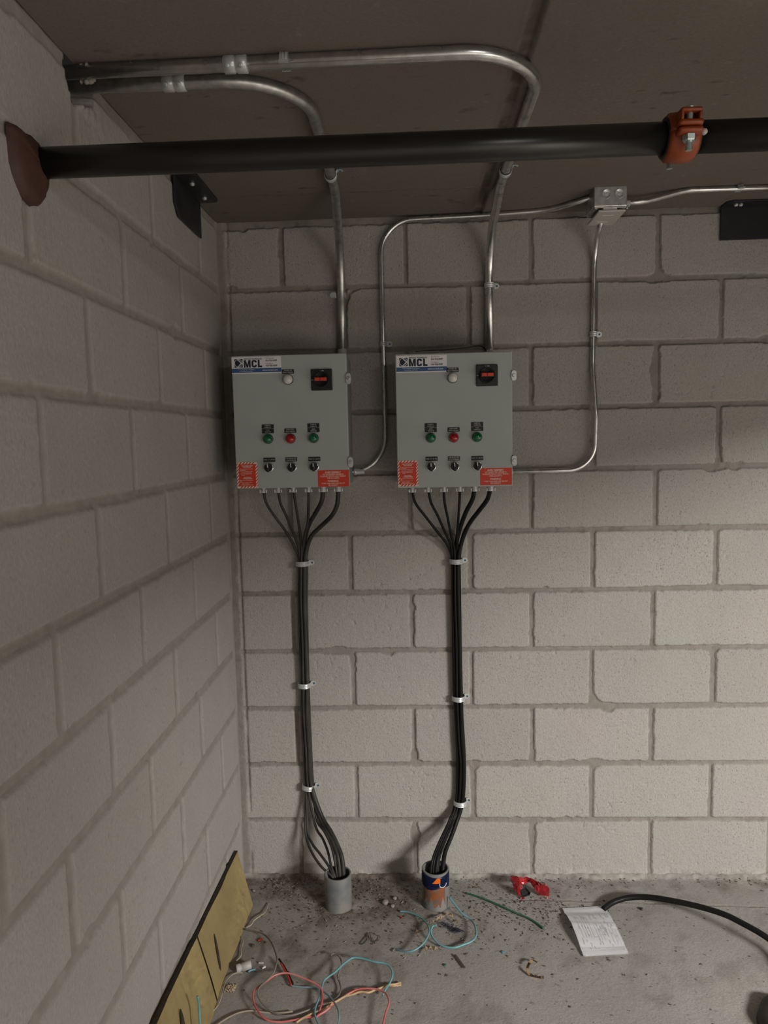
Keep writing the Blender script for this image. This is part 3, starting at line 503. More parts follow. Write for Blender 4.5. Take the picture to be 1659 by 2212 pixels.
# firestop sealant round the pipe on the left wall
poly = [(-1.262,2.044),(-1.281,2.040),(-1.283,2.013),(-1.280,1.979),(-1.269,1.955),(-1.251,1.936),(-1.222,1.929),(-1.196,1.937),(-1.180,1.955),(-1.168,1.985),(-1.165,2.02),(-1.185,2.040),(-1.215,2.047),(-1.235,2.041)]
cyx, czx = -1.215, 1.99
bm = bmesh.new(); rows = []
ring0 = []
for j, f in enumerate((1.0, .93, .8, .6, .4, .2)):
    row = []
    for i in range(len(poly)*3):
        a = i/3; i0 = int(a) % len(poly); i1 = (i0+1) % len(poly); t = a-int(a)
        y = poly[i0][0]*(1-t)+poly[i1][0]*t; z = poly[i0][1]*(1-t)+poly[i1][1]*t
        rr = 1 + (random.random()-.5)*.03*(f == 1.)
        hgt = (0, .009, .015, .018, .021, .024)[j] + (random.random()-.5)*.003*(j > 0)
        row.append(bm.verts.new((hgt-.001, cyx+(y-cyx)*f*rr, czx+(z-czx)*f*rr)))
    rows.append(row)
for a, b in zip(rows, rows[1:]):
    for k in range(len(a)): bm.faces.new((a[k], a[(k+1) % len(a)], b[(k+1) % len(b)], b[k]))
bm.faces.new(rows[-1])
tag(obj('firestop_sealant', bm, M['fire'], None, True), 'reddish brown fire sealant blob where black pipe enters the left wall', 'sealant')
# mortar dab over the conduits at the hole
bm = bmesh.new()
for i in range(22):
    c = Vector((random.uniform(.002,.03), random.uniform(-1.045,-.985), 2.2368)); a = random.uniform(-1.2, 2.2); 
    c.y = -1.0165 + math.cos(a)*.016; c.z = min(2.2368 + math.sin(a)*.016, 2.244); r = random.uniform(.003,.007)
    bmesh.ops.create_icosphere(bm, subdivisions=1, radius=r, matrix=T(*c) @ Matrix.Scale(random.uniform(.6,1.5), 4, (1,0,0)))
tag(obj('mortar_dab', bm, M['mortar'], None, True), 'crumbly mortar dab on the conduit where it leaves the wall hole', 'mortar')

# steel angle brackets
def bracket(name, label, loc, rz):
    o = thing(name, label, 'bracket', loc, 'dark steel angle brackets'); R = Matrix.Rotation(rz, 4, 'Z')
    L_, th = .24, .006
    def plate(pts, thv):
        bm = bmesh.new(); f = bm.faces.new([bm.verts.new(p) for p in pts]); r = bmesh.ops.extrude_face_region(bm, geom=[f])
        for v in r['geom']:
            if isinstance(v, bmesh.types.BMVert): v.co += Vector(thv)
        es = [e for e in bm.edges]; bmesh.ops.bevel(bm, geom=es, offset=.0012, segments=1, affect='EDGES')
        for v in bm.verts: v.co = R @ v.co
        return bm
    # local: wall plane y=0 (room towards -y), ceiling z=0, length along x
    obj('wall_leg', plate([(0,-.003,-.004),(L_,-.003,-.004),(L_,-.003,-.108),(.03 if rz else 0,-.003,-.108),(0,-.003,-.078 if rz else -.108)], (0,-th,0)), M['bracket'], o)
    hl = plate([(.0,-.009,-.001),(L_,-.009,-.001),(L_,-.064 if not rz else -.054,-.001),(L_-.018 if rz else L_,-.066,-.001),(.015,-.066,-.001),(0,-.054,-.001)], (0,0,-th)); obj('ceiling_leg', hl, M['bracket'], o)
    for x in ((.07, .19) if rz else (.035,.05)):
        b = bmesh.new(); add_lathe(b, [(.0065,-.007),(.0065,-.011),(.004,-.0135),(.001,-.0138)], 6, R @ T(x,-.036,0)); obj('screw', b, M['zinc'], o)
    return o
bracket('angle_bracket', 'dark steel angle bracket in the corner of left wall and ceiling', (.0,-.46,2.25), PI/2)
bracket('angle_bracket', 'dark steel angle bracket high at the right edge under ceiling', (1.617,-.0,2.25), 0)

# ---------------------------------------------------------------- junction box
jb = thing('junction_box', 'square galvanised junction box on ceiling with off-white cover plate', 'junction box', (1.213,-.177,2.25))
bm = bmesh.new(); add_box(bm, -.048, .048, -.05, .05, -.057, 0, None, .0025)
bx = obj('box', bm, M['emt_dull'], jb)
for x in (-.012, .025):
    b = bmesh.new(); m = T(x, -.0502, -.022) @ Matrix.Rotation(PI/2, 4, 'X')
    add_lathe(b, [(.0128,0),(.0135,.0012),(.0121,.0012),(.0118,-.0005),(.0095,-.0006),(.003,.0004)], 24, m)
    add_box(b, -.002, .002, .012, .0145, 0, .0016, m); add_box(b, -.002, .002, -.0145, -.012, 0, .0016, m)
    obj('knockout', b, M['zinc'], jb, True)
bm = bmesh.new(); add_box(bm, -.046, .046, -.048, .048, -.0605, -.057, None, .001); obj('ring_flange', bm, M['emt_dull'], jb)
bm = bmesh.new(); add_box(bm, -.02, .02, -.047, .03, -.068, -.0605, None, .001); obj('device_body', bm, M['white'], jb)
bm = bmesh.new(); add_box(bm, -.036, .043, -.055, .085, -.0735, -.067, None, .003); cp = obj('cover_plate', bm, M['offwhite'], jb)
for yy in (-.02, .045):
    b = bmesh.new(); add_box(b, -.016, .016, yy-.0015, yy+.0015, -.0741, -.0730); obj('slot', b, M['white'], cp)
for x, y in ((-.040,-.045),):
    b = bmesh.new(); add_lathe(b, [(.003,-.0605),(.003,-.0635),(.001,-.064)], 8, T(x,y,0)); obj('screw', b, M['zinc'], jb)

# ---------------------------------------------------------------- control panels
def text_mesh(s, size, align='CENTER', bold=0., sx=1.):
    c = bpy.data.curves.new('lettering', 'FONT'); c.body = s; c.size = size; c.align_x = align; c.align_y = 'CENTER'; c.offset = bold; c.resolution_u = 2; c.space_line = .95
    o = bpy.data.objects.new('tmp', c); COL.objects.link(o); bpy.context.view_layer.update()
    me = bpy.data.meshes.new_from_object(o.evaluated_get(bpy.context.evaluated_depsgraph_get()))
    bpy.data.objects.remove(o); bpy.data.curves.remove(c)
    for v in me.vertices: v.co = Vector((v.co.x*sx, v.co.y, 0))
    return me
def letters(items, y, name, material, parent):
    """items: (text, x, z, size, align, bold, sx); front face towards -Y at depth y; merged to one lettering mesh"""
    bm = bmesh.new()
    for s, x, z, size, al, bo, sx in items:
        me = text_mesh(s, size, al, bo, sx); me.transform(Matrix(((1,0,0,x),(0,0,0,y),(0,1,0,z),(0,0,0,1)))); bm.from_mesh(me); bpy.data.meshes.remove(me)
    return obj(name, bm, material, parent)
def flat(name, pts, y, material, parent, th=.0003):
    bm = bmesh.new(); f = bm.faces.new([bm.verts.new((x, y, z)) for x, z in pts]); r = bmesh.ops.extrude_face_region(bm, geom=[f])
    for v in r['geom']:
        if isinstance(v, bmesh.types.BMVert): v.co.y += th
    return obj(name, bm, material, parent)
def rect(x0, x1, z0, z1): return [(x0,z0),(x1,z0),(x1,z1),(x0,z1)]
def rrect(x0, x1, z0, z1, r=.002, n=4):
    out = []
    for cx, cz, a in ((x1-r,z0+r,-PI/2),(x1-r,z1-r,0),(x0+r,z1-r,PI/2),(x0+r,z0+r,PI)):
        for i in range(n+1): t = a+PI/2*i/n; out.append((cx+r*math.cos(t), cz+r*math.sin(t)))
    return out
PW, PH, PD = .3525, .4060, .2
def panel(loc, label, side, jit):
    P = thing('control_panel', label, 'control panel', loc, 'grey pump control panels')
    # origin: wall-side bottom-left corner; front at y=-PD
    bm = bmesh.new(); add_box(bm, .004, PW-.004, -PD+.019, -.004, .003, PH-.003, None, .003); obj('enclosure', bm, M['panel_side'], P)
    bm = bmesh.new(); add_box(bm, 0, PW, -PD, -PD+.0185, 0, PH, None, .0028); dr = obj('door', bm, M['panel'], P)
    F = -PD
    # maker's sticker
    x0, z0 = (.0037, .3500) if jit == 0 else (.0005, .3515)
    st = flat('maker_sticker', rect(x0, x0+.1525, z0, z0+.0508), F-.0004, M['white'], P)
    flat('blue_band', rect(x0, x0+.1525, z0+.0034, z0+.0161), F-.0007, M['blueband'], st, .0002)
    lx, lz, s = x0+.0088, z0+.0195, .0252
    def disc(cx, cz, r, n=28, a0=0, a1=2*PI): return [(cx+r*math.cos(a0+(a1-a0)*i/n), cz+r*math.sin(a0+(a1-a0)*i/n)) for i in range(n)]
    cx, cz = lx+s/2, lz+s/2
    # square corners (navy) with white disc and split navy / slate arrow head inside
    flat('logo_square', rect(lx, lx+s, lz, lz+s), F-.0007, M['navy'], st, .0002)
    flat('logo_ring', disc(cx, cz, s*.5), F-.0009, M['white'], st, .0001)
    flat('logo_disc', disc(cx, cz, s*.45), F-.0011, M['steelblue'], st, .0001)
    flat('logo_chevron', [(cx-s*.20, cz+s*.44),(cx-s*.10, cz+s*.49),(cx+s*.43, cz+s*.02),(cx+s*.43, cz-s*.04),(cx-s*.10, cz-s*.49),(cx-s*.20, cz-s*.44)], F-.0013, M['white'], st, .0001)
    flat('logo_dart', [(cx-s*.20, cz+s*.40),(cx-s*.12, cz+s*.38),(cx+s*.28, cz),(cx-s*.10, cz-s*.40),(cx-s*.20, cz-s*.40),(cx-s*.38, cz-s*.2),(cx-s*.43, cz),(cx-s*.38, cz+s*.2)], F-.0015, M['navy'], st, .0001)
    bh, bz, bx = .0222, z0+.0186, x0+.0378
    def poly3(pts, name='logo_letter'): return flat(name, [(bx+a*.001, bz+c*bh) for a, c in pts], F-.0010, M['navy'], st, .0002)
    poly3([(0,0),(5.2,0),(5.2,.55),(8.0,0),(12.6,0),(15.4,.55),(15.4,0),(20.8,0),(20.8,1),(14.6,1),(10.4,.36),(6.2,1),(0,1)])
    C_ = [(40.0,.32),(38.6,.08),(34.6,0),(28.8,0),(24.8,.10),(23.6,.30),(23.6,.70),(24.8,.90),(28.8,1),(34.6,1),(38.6,.92),(40.0,.68),(34.4,.64),(33.6,.78),(30.0,.78),(29.2,.68),(29.2,.32),(30.0,.22),(33.6,.22),(34.4,.36)]
    poly3(C_); poly3([(43.0,0),(56.0,0),(56.0,.24),(48.6,.24),(48.6,1),(43.0,1)])
    letters([('SERVICES TECHNIQUES', x0+.0657, z0+.0438, .0066, 'CENTER', .00008, .80),
             ], F-.0010, 'lettering', M['navy'], st)
    letters([('Tél. Montréal', x0+.1045, z0+.0452, .0048, 'LEFT', 0, .95), ('514 910-3049', x0+.1045, z0+.0382, .0072, 'LEFT', .00018, .88),
             ('Tél. Québec', x0+.1045, z0+.0292, .0048, 'LEFT', 0, .95), ('418 928-9549', x0+.1045, z0+.0226, .0072, 'LEFT', .00018, .88)], F-.0010, 'lettering', M['navy'], st)
    letters([('www.st-mcl.com', x0+.1180, z0+.0098, .0072, 'CENTER', .0001, .95)], F-.0010, 'web_lettering', M['white'], st)
    letters([('Votre spécialiste en plomberie', x0+.044, z0+.0124, .0044, 'CENTER', 0, .95), ('et chauffage hydronique', x0+.044, z0+.0076, .0044, 'CENTER', 0, .95)], F-.0010, 'lettering', M['white'], st)
    # nameplates
    def plate(x0_, z0_, lines, w=.037, h=.0132):
        o = flat('nameplate', rrect(x0_, x0_+w, z0_, z0_+h, .0015), F-.0011, M['plate'], P, .001)
        n = len(lines); sz = .0050 if n == 2 else .0054
        letters([(t, x0_+w/2, z0_+h/2+((n-1)/2-i)*.0056, sz, 'CENTER', .00006, .92) for i, t in enumerate(lines)], F-.0013, 'lettering', M['engr'], o)
    plate(.1545, .3487, ('POWER ON', 'SOUS TENSION'))
    plate(.0860, .1833, ('PUMP #1', 'POMPE #1')); plate(.0862, .1693, ('RUN', 'MARCHE'))
    plate(.1554, .1692, ('HIGH LEVEL', 'HAUT NIVEAU'))
    plate(.2272, .1835, ('PUMP #2', 'POMPE #2')); plate(.2274, .1695, ('RUN', 'MARCHE'))
    plate(.0872, .0812, ('MAN  O  AUTO',)); plate(.1553, .0810, ('ACK BUZZER', 'ACQ. SONNERIE') if False else ('ACK BUZZ.TEST', 'ACQ.SONNERIE')); plate(.2270, .0808, ('MAN  O  AUTO',))
    # pilot lights
    def pilot(x, z, m, r=.0148):
        o = bpy.data.objects.new('pilot_light', None)
        b = bmesh.new(); mt = T(x, F, z) @ Matrix.Rotation(PI/2, 4, 'X')
        add_lathe(b, [(r*1.04,-.0002),(r*1.04,.004),(r*.98,.0052)], 32, mt)
        body = obj('pilot_light', b, M['blackpl'], P, True)
        b = bmesh.new(); add_lathe(b, [(r*.97,.004),(r*.97,.011),(r*.94,.0135),(r*.86,.0165),(r*.72,.019),(r*.5,.0212),(r*.25,.0222),(r*.02,.0225)], 36, mt); obj('lens', b, m, body, True)
    pilot(.1731, .3310, M['whitelens'], .0150)
    pilot(.1045, .1520, M['greenlens']); pilot(.1742, .1514, M['redlens']); pilot(.2453, .1514, M['greenlens'])
    # selector switches
    for x, z, tl in ((.1036,.0642,4),(.1754,.0634,6),(.2443,.0637,3)):
        mt = T(x, F, z) @ Matrix.Rotation(PI/2, 4, 'X')
        b = bmesh.new(); add_lathe(b, [(.0152,-.0002),(.0152,.004),(.0146,.006),(.0130,.0064)], 36, mt); body = obj('selector_switch', b, M['chrome'], P, True)
        b = bmesh.new(); add_lathe(b, [(.0128,.004),(.0128,.012),(.0118,.0135),(.002,.0138)], 32, mt)
        rt = mt @ Matrix.Rotation(math.radians(tl), 4, 'Z'); add_box(b, -.0042, .0042, -.0135, .0125, .012, .0225, rt, .0018); obj('knob', b, M['blackpl'], body, False)
        b = bmesh.new(); add_box(b, -.0011, .0011, .0005, .0118, .0222, .0232, rt); obj('pointer_mark', b, M['white'], body)
    # disconnect switch
    sx, sz, sw = .2762, .336 if jit == 0 else .3275, .0322
    bm = bmesh.new(); add_box(bm, sx-sw, sx+sw, F-.008, F, sz-sw, sz+sw, None, .0025); ds = obj('disconnect_switch', bm, M['blackpl'], P)
    mt = T(sx, F-.008, sz) @ Matrix.Rotation(PI/2, 4, 'X')
    bm = bmesh.new(); add_lathe(bm, [(.0236,0),(.0236,.009),(.0222,.0105),(.0215,.0092),(.001,.0092)], 40, mt); obj('dial', bm, M['blackpl'], ds, True)
    bm = bmesh.new(); add_box(bm, -.0215, .0195, -.0066, .0066, .009, .024, mt, .003)
    hd = obj('handle_guard', bm, M['blackpl'], ds)
    bm = bmesh.new(); add_box(bm, -.0185, -.0028, -.0050, .0050, .0225, .0272, mt, .0012); add_box(bm, -.0018, .0165, -.0050, .0050, .0225, .0268, mt, .0012); obj('handle', bm, M['redhandle'], ds)
    letters([('I  ON', sx+.001, sz+.0268, .0052, 'CENTER', .00008, 1)], F-.0083, 'on_lettering', M['white'], ds)
    letters([('OFF', sx-.0278, sz-.0005, .0042, 'CENTER', .0001, .8)], F-.0083, 'off_lettering', M['white'], ds)
    # door clamps
    for z in (.334, .078) if jit == 0 else (.330, .0755):
        b = bmesh.new(); n = 30; zc = z; ox = PW+.0045
        prof = [(.0085*math.copysign(abs(math.cos(2*PI*i/n))**.75, math.cos(2*PI*i/n)), .0165*math.copysign(abs(math.sin(2*PI*i/n))**.62, math.sin(2*PI*i/n))) for i in range(n)]
        rws = [[b.verts.new((ox+px*f, F-d, zc+pz*f)) for px, pz in prof] for f, d in ((1,-.006),(1,.0035),(.88,.0055))]
        for a_, b_ in zip(rws, rws[1:]):
            for k in range(n): b.faces.new((a_[k], a_[(k+1) % n], b_[(k+1) % n], b_[k]))
        b.faces.new(rws[-1]); b.faces.new(rws[0])
        cl = obj('door_clamp', b, M['zinc'], P)
        b = bmesh.new(); add_lathe(b, [(.0052,.0045),(.0052,.0085),(.0044,.009),(.001,.009)], 16, T(ox, F, zc) @ Matrix.Rotation(PI/2, 4, 'X')); obj('screw', b, M['emt_dull'], cl)
    # shock hazard sticker, candy-striped border
    rx, rz, rw, rh = (.0008, .0050, .0632, .0788) if jit == 0 else (.0035, .0015, .0640, .0795)
    rs = flat('hazard_sticker', rect(rx, rx+rw, rz, rz+rh), F-.0004, M['redst'], P)
    bm = bmesh.new(); bw = .0058; pitch = .0098; sl = .0058; ww = .0048
    def quad(pts):
        # clip convex polygon to the sticker and drop the inner field
        def clip(poly, ax, val, keep_less):
            out = []
            for i in range(len(poly)):
                p, q = poly[i], poly[(i+1) % len(poly)]; ip = (p[ax] <= val) == keep_less or p[ax] == val; iq = (q[ax] <= val) == keep_less or q[ax] == val
                if ip: out.append(p)
                if ip != iq:
                    t = (val-p[ax])/(q[ax]-p[ax]); out.append((p[0]+(q[0]-p[0])*t, p[1]+(q[1]-p[1])*t))
            return out
        for ax, val, less in ((0, rx, False), (0, rx+rw, True), (1, rz, False), (1, rz+rh, True)):
            pts = clip(pts, ax, val, less)
            if len(pts) < 3: return
        bm.faces.new([bm.verts.new((x, F-.0007, z)) for x, z in pts])
    i = -1
    while i*pitch < rw+.01:
        x = rx+i*pitch+.003
        quad([(x, rz), (x+ww, rz), (x+ww+sl, rz+bw), (x+sl, rz+bw)]); quad([(x-.002, rz+rh-bw), (x-.002+ww, rz+rh-bw), (x-.002+ww+sl, rz+rh), (x-.002+sl, rz+rh)]); i += 1
    i = 0
    while i*pitch < rh+.01:
        z = rz+i*pitch-.004
        quad([(rx, z), (rx+bw, z+sl*1.3), (rx+bw, z+sl*1.3+ww), (rx, z+ww)]); quad([(rx+rw-bw, z-.002), (rx+rw, z-.002+sl*1.3), (rx+rw, z-.002+sl*1.3+ww), (rx+rw-bw, z-.002+ww)]); i += 1
    obj('striped_border', bm, M['stripe'], rs)
    tx = rx+rw/2; L0 = rx+.0085; z = rz+rh
    letters([('LES COMMOTIONS', tx, z-.0105, .0050, 'CENTER', .0001, .82), ('ÉLECTRIQUES', tx, z-.0147, .0050, 'CENTER', .0001, .82),
             ('Peuvent survenir en tension', L0, z-.0200, .0040, 'LEFT', .00004, .9), ('aux endroits', L0, z-.0240, .0040, 'LEFT', .00004, .9),
             ('•', L0+.001, z-.0278, .0055, 'LEFT', .0002, 1), ('Lors de l\'installation, avant', L0+.005, z-.0278, .0038, 'LEFT', .00003, .86), ('de mettre sous tension', L0+.005, z-.0316, .0038, 'LEFT', .00003, .9),
             ('•', L0+.001, z-.0354, .0055, 'LEFT', .0002, 1), ('Lors des opérations de', L0+.005, z-.0354, .0038, 'LEFT', .00003, .9), ('routine', L0+.005, z-.0392, .0038, 'LEFT', .00003, .9),
             ('ELECTRICAL', tx, z-.0465, .0048, 'CENTER', .0001, .85), ('CONNECTIONS', tx, z-.0503, .0048, 'CENTER', .0001, .85),
             ('May loosen and should be kept', L0, z-.0550, .0038, 'LEFT', .00003, .84), ('tight', L0, z-.0588, .0038, 'LEFT', .00003, .9),
             ('•', L0+.001, z-.0626, .0055, 'LEFT', .0002, 1), ('Upon installation, before', L0+.005, z-.0626, .0038, 'LEFT', .00003, .86), ('system is started', L0+.005, z-.0662, .0038, 'LEFT', .00003, .9),
             ('•', L0+.001, z-.0698, .0055, 'LEFT', .0002, 1), ('During routine maintenance', L0+.005, z-.0698, .0038, 'LEFT', .00003, .84)], F-.0007, 'lettering', M['stripe'], rs)
    # warning sticker
    wx, wz, ww_, wh = (.2532, .0040, .0968, .0520) if jit == 0 else (.2545, .0010, .0965, .0508)
    ws = flat('warning_sticker', rect(wx, wx+ww_, wz, wz+wh), F-.0004, M['redst'], P); cx = wx+ww_/2-.001
    letters([('AVERTISSEMENT', cx, wz+wh-.0068, .0080, 'CENTER', .00012, .86), ('CET ÉQUIPEMENT RENFERME', cx, wz+wh-.0131, .0060, 'CENTER', .00006, .84),
             ('PLUSIEURS CIRCUITS SOUS TENSION', cx, wz+wh-.0188, .0060, 'CENTER', .00006, .80), ('VOIR LE SCHÉMA', cx, wz+wh-.0245, .0060, 'CENTER', .00006, .84),
             ('WARNING', cx, wz+wh-.0338, .0080, 'CENTER', .00012, .86), ('MORE THAN ONE LIVE CIRCUIT', cx, wz+wh-.0408, .0060, 'CENTER', .00006, .84), ('SEE DIAGRAM', cx, wz+wh-.0465, .0060, 'CENTER', .00006, .84)], F-.0007, 'lettering', M['stripe'], ws)
    # cable connectors under the box
    for i in range(6):
        p = D[side][i][0]; lx_ = p[0]-loc[0]; big = i > 3; r = .0095 if big else .0070
        b = bmesh.new(); mt = T(lx_, p[1]-loc[1], 0)
        add_lathe(b, [(r+.003,.004),(r+.003,-.003),(r+.001,-.004),(r+.0015,-.016),(r,-.020),(r-.0015,-.020)], 12, mt)
        add_box(b, -r-.004, r+.004, -.003, .003, -.0115, -.009, mt, .0008)
        for s in (-1, 1): add_lathe(b, [(.0026,-.010),(.0026,-.019),(.0012,-.020)], 8, mt @ T(s*(r+.003), -.004, 0))
        obj('cable_connector', b, M['zinc'], P)
    return P
PA = panel((.0775,0,1.391), 'left grey pump control panel near the wall corner', 'rise_left', 1)
PB = panel((.5780,0,1.3835), 'right grey pump control panel, the one farther from the corner', 'rise_right', 0)
# the flat cable strip lying on the right panel
pts = spline(D['topstrip'], 5); bm = bmesh.new(); prev = None
for p in pts:
    a = bm.verts.new((p.x, p.y-.012, p.z)); b = bm.verts.new((p.x, p.y+.012, p.z+.001))
    if prev: bm.faces.new((prev[0], a, b, prev[1]))
    prev = (a, b)
bmesh.ops.solidify(bm, geom=bm.faces[:], thickness=.0015)
tag(obj('cable_strip', bm, M['greyw'], None, True), 'loose flat grey strip lying on top of the right panel', 'strip')
bm = bmesh.new(); add_box(bm, -.012, .012, -.006, .006, 0, .003, T(.243,-.12,1.7975) @ Matrix.Rotation(-.25, 4, 'Y'), .001)
tag(obj('plastic_scrap', bm, M['whitepl'], None), 'small pale plastic scrap on top edge of the left panel', 'scrap')

# ---------------------------------------------------------------- cables
rt_, rT = .0043, .0074
off = [(-.0115,-.0045),(-.0108,-.0128),(-.0030,-.0200),(.0125,-.0020),(.0005,-.0075),(.0088,-.0185)]
rad = [rt_, rt_, rt_, rt_, rT, rT]
posn = ['leftmost', 'second', 'third', 'fourth', 'fifth', 'rightmost']
for rise, mid, drop, who, mt in ((D['rise_left'], D['bundle_left'], D['drop_left'], 'left', M['cable_dusty']), (D['rise_right'], D['bundle_right'], D['drop_right'], 'right', M['cable'])):
    for i in range(6):
        up = [Vector(p) for p in rise[i]]; up[0].z += .012
        mids = [Vector(p)+Vector((off[i][0], off[i][1]+.0042, 0)) for p in mid]
        for k, v in enumerate(mids):
            if 0 < k < len(mids)-1: v.x += math.sin(k*2.1+i*1.7)*.0012; v.y += math.sin(k*1.3+i)*.0008
        lo = [Vector(p) for p in drop[i]]
        lo[0] = (lo[0]+mids[-1]*1.0)/2 if False else lo[0]
        end = lo[-1].copy(); end.z -= .04
        path = up[:-1] + mids + lo[1:] + [end]
        kind = 'thick' if i > 3 else 'thin'
        tube('power_cable', spline(path, 5), rad[i], mt, None, 10, '%s black cable, %s of the six leaving the %s panel' % (kind, posn[i], who), 'cable', 'black cables under the control panels')
RB = .0185
for key, who in (('bA1','topmost strap on the left cable bundle'),('bA2','middle strap on the left cable bundle'),('bA3','lowest strap on the left cable bundle'),('bB1','topmost strap on the right cable bundle'),('bB2','middle strap on the right cable bundle'),('bB3','lowest strap on the right cable bundle')):
    x, y, z = D[key]; strap(.0190, (x+.0006, -.0200, z), (0,0,1) if key != 'bA3' else (.12,0,1), (1,0,0), who, 'straps holding the cable bundles', 'cable_strap')

# conduit stubs
def stub(name, label, cx, cy, h):
    o = thing(name, label, 'pipe stub', (cx,cy,0), 'grey plastic pipe stubs in the floor')
    bm = bmesh.new(); add_lathe(bm, [(.0445,-.01),(.0445,h-.001),(.0438,h),(.0388,h),(.0385,h-.001),(.0385,0)], 48, Matrix(), False); obj('pipe_wall', bm, M['pvc'], o, True)
    bm = bmesh.new(); add_lathe(bm, [(.0386,.004),(.001,.004)], 32, Matrix(), True); obj('dark_bottom', bm, M['rubber'], o)
    return o
SA = stub('pipe_stub', 'plain grey plastic pipe stub in the floor, left cables entering it', .3545, -.175, .115)
SB = stub('pipe_stub', 'pipe stub wrapped in navy and orange label, right cables entering it', .6765, -.163, .127)
def wrap(name, r, a0, a1, ztop, zbot, material, n=40):
    bm = bmesh.new(); prev = None
    for i in range(n+1):
        t = i/n; a = math.radians(a0+(a1-a0)*t); v = [bm.verts.new((r*math.sin(a), -r*math.cos(a), zf)) for zf in np.linspace(zbot(t), ztop(t), 6)]
        if prev:
            for k in range(5): bm.faces.new((prev[k], v[k], v[k+1], prev[k+1]))
        prev = v
    bmesh.ops.solidify(bm, geom=bm.faces[:], thickness=.0005)
    return obj(name, bm, material, SB, True)
wrap('navy_label', .0455, -100, 100, lambda t: .121+.003*math.sin(t*9), lambda t: .078+.004*math.sin(t*11+1)+(.02 if t > .86 else 0), M['navytape'])
wrap('label_rest', .0449, -62, 42, lambda t: .083, lambda t: .016+.030*abs(math.sin(t*5)*math.cos(t*13+1))+.004*math.sin(t*31), M['labelrest'])
for pts_, m_, nm in (([(-16,.098),(18,.099),(19,.112),(12,.119),(4,.117),(-4,.109)], M['orangeprint'], 'orange_print'),):
    bm = bmesh.new(); R_ = .0461
    bm.faces.new([bm.verts.new((R_*math.sin(math.radians(a)), -R_*math.cos(math.radians(a)), z)) for a, z in pts_]); bmesh.ops.triangulate(bm, faces=bm.faces[:]); bmesh.ops.subdivide_edges(bm, edges=bm.edges[:], cuts=2)
    for v in bm.verts:
        l = math.hypot(v.co.x, v.co.y); v.co.x *= R_/l; v.co.y *= R_/l
    obj(nm, bm, m_, SB)
arc = [(18+3*math.cos(a)+13*(1+math.cos(a)), .0935+.010*math.sin(a)) for a in np.linspace(PI*.85, PI*2.02, 16)]
bm = bmesh.new(); rings_path([(.0462*math.sin(math.radians(a)), -.0462*math.cos(math.radians(a)), z) for a, z in arc], .0011, 6, bm=bm); obj('white_print', bm, M['white'], SB, True)

# ---------------------------------------------------------------- cardboard sheet leaning on the left wall
cb = thing('cardboard_sheet', 'golden cardboard sheet with slots leaning against the foot of left wall', 'cardboard', (.03,-.6,0))
def cpt(s, h, out=0.):
    """s: distance from the wall corner, h: 0 floor .. 1 top edge"""
    H = .165 + .045*(s-.13)/.77; X = .066 - .012*(s-.17)
    y = -(s + .044*(1-h)*(1 if s < .2 else 0)); x = X*(1-h) + .014*h + out
    return Vector((x, y, H*h+.001)) - Vector((.03,-.6,0))
def sheet(s0, s1, name, shrink=0.):
    bm = bmesh.new(); n = 24; g = []
    sl = {(.595-.08): 1}
    for i in range(n+1):
        s = s0+(s1-s0)*i/n; row = []
        for k in range(9):
            h = k/8; e = .002*math.sin(s*11+h*3)+.0015*math.sin(s*23)
            row.append(bm.verts.new(cpt(s, h, e)))
        g.append(row)
    for a, b in zip(g, g[1:]):
        for k in range(8): bm.faces.new((a[k], b[k], b[k+1], a[k+1]))
    bmesh.ops.solidify(bm, geom=bm.faces[:], thickness=.005)
    return obj(name, bm, M['card'], cb)
sheet(.131, .595, 'flap'); sheet(.604, 1.15, 'flap')
bm = bmesh.new(); g = []
for i in range(25):
    s = .131+(1.15-.131)*i/24
    a = cpt(s, 1., -.001); b = a + Vector((-.0095, 0, .0005)); c = a+Vector((-.0095,0,-.012)); d = a + Vector((0,0,-.002))
    g.append([bm.verts.new(q) for q in (a+Vector((.001,0,.001)), b, c, d)])
for a, b in zip(g, g[1:]):
    for k in range(4): bm.faces.new((a[k], a[(k+1) % 4], b[(k+1) % 4], b[k]))
obj('dark_edge', bm, M['cardedge'], cb)
bm = bmesh.new(); g = [cpt(.5995, h, -.004) for h in np.linspace(0, 1, 8)]; rings_path(g, .0052, 8, bm=bm); obj('fold', bm, M['cardedge'], cb)
def slot(s0, h0, s1, h1, w):
    bm = bmesh.new(); a = cpt(s0, h0, .004); b = cpt(s1, h1, .004)
    P_ = [a.lerp(b, t) for t in np.linspace(0, 1, 9)]; rings_path(P_, w, 8, bm=bm, rf=lambda t: max(.0008, w*math.sin(PI*min(1, max(0, t*.96+.02)))**.5))
    for v in bm.verts: v.co.x -= 0
    obj('slot', bm, M['cardedge'], cb, True)
slot(.50,.70,.53,.22,.0038)
slot(.80,.72,.83,.2,.006)

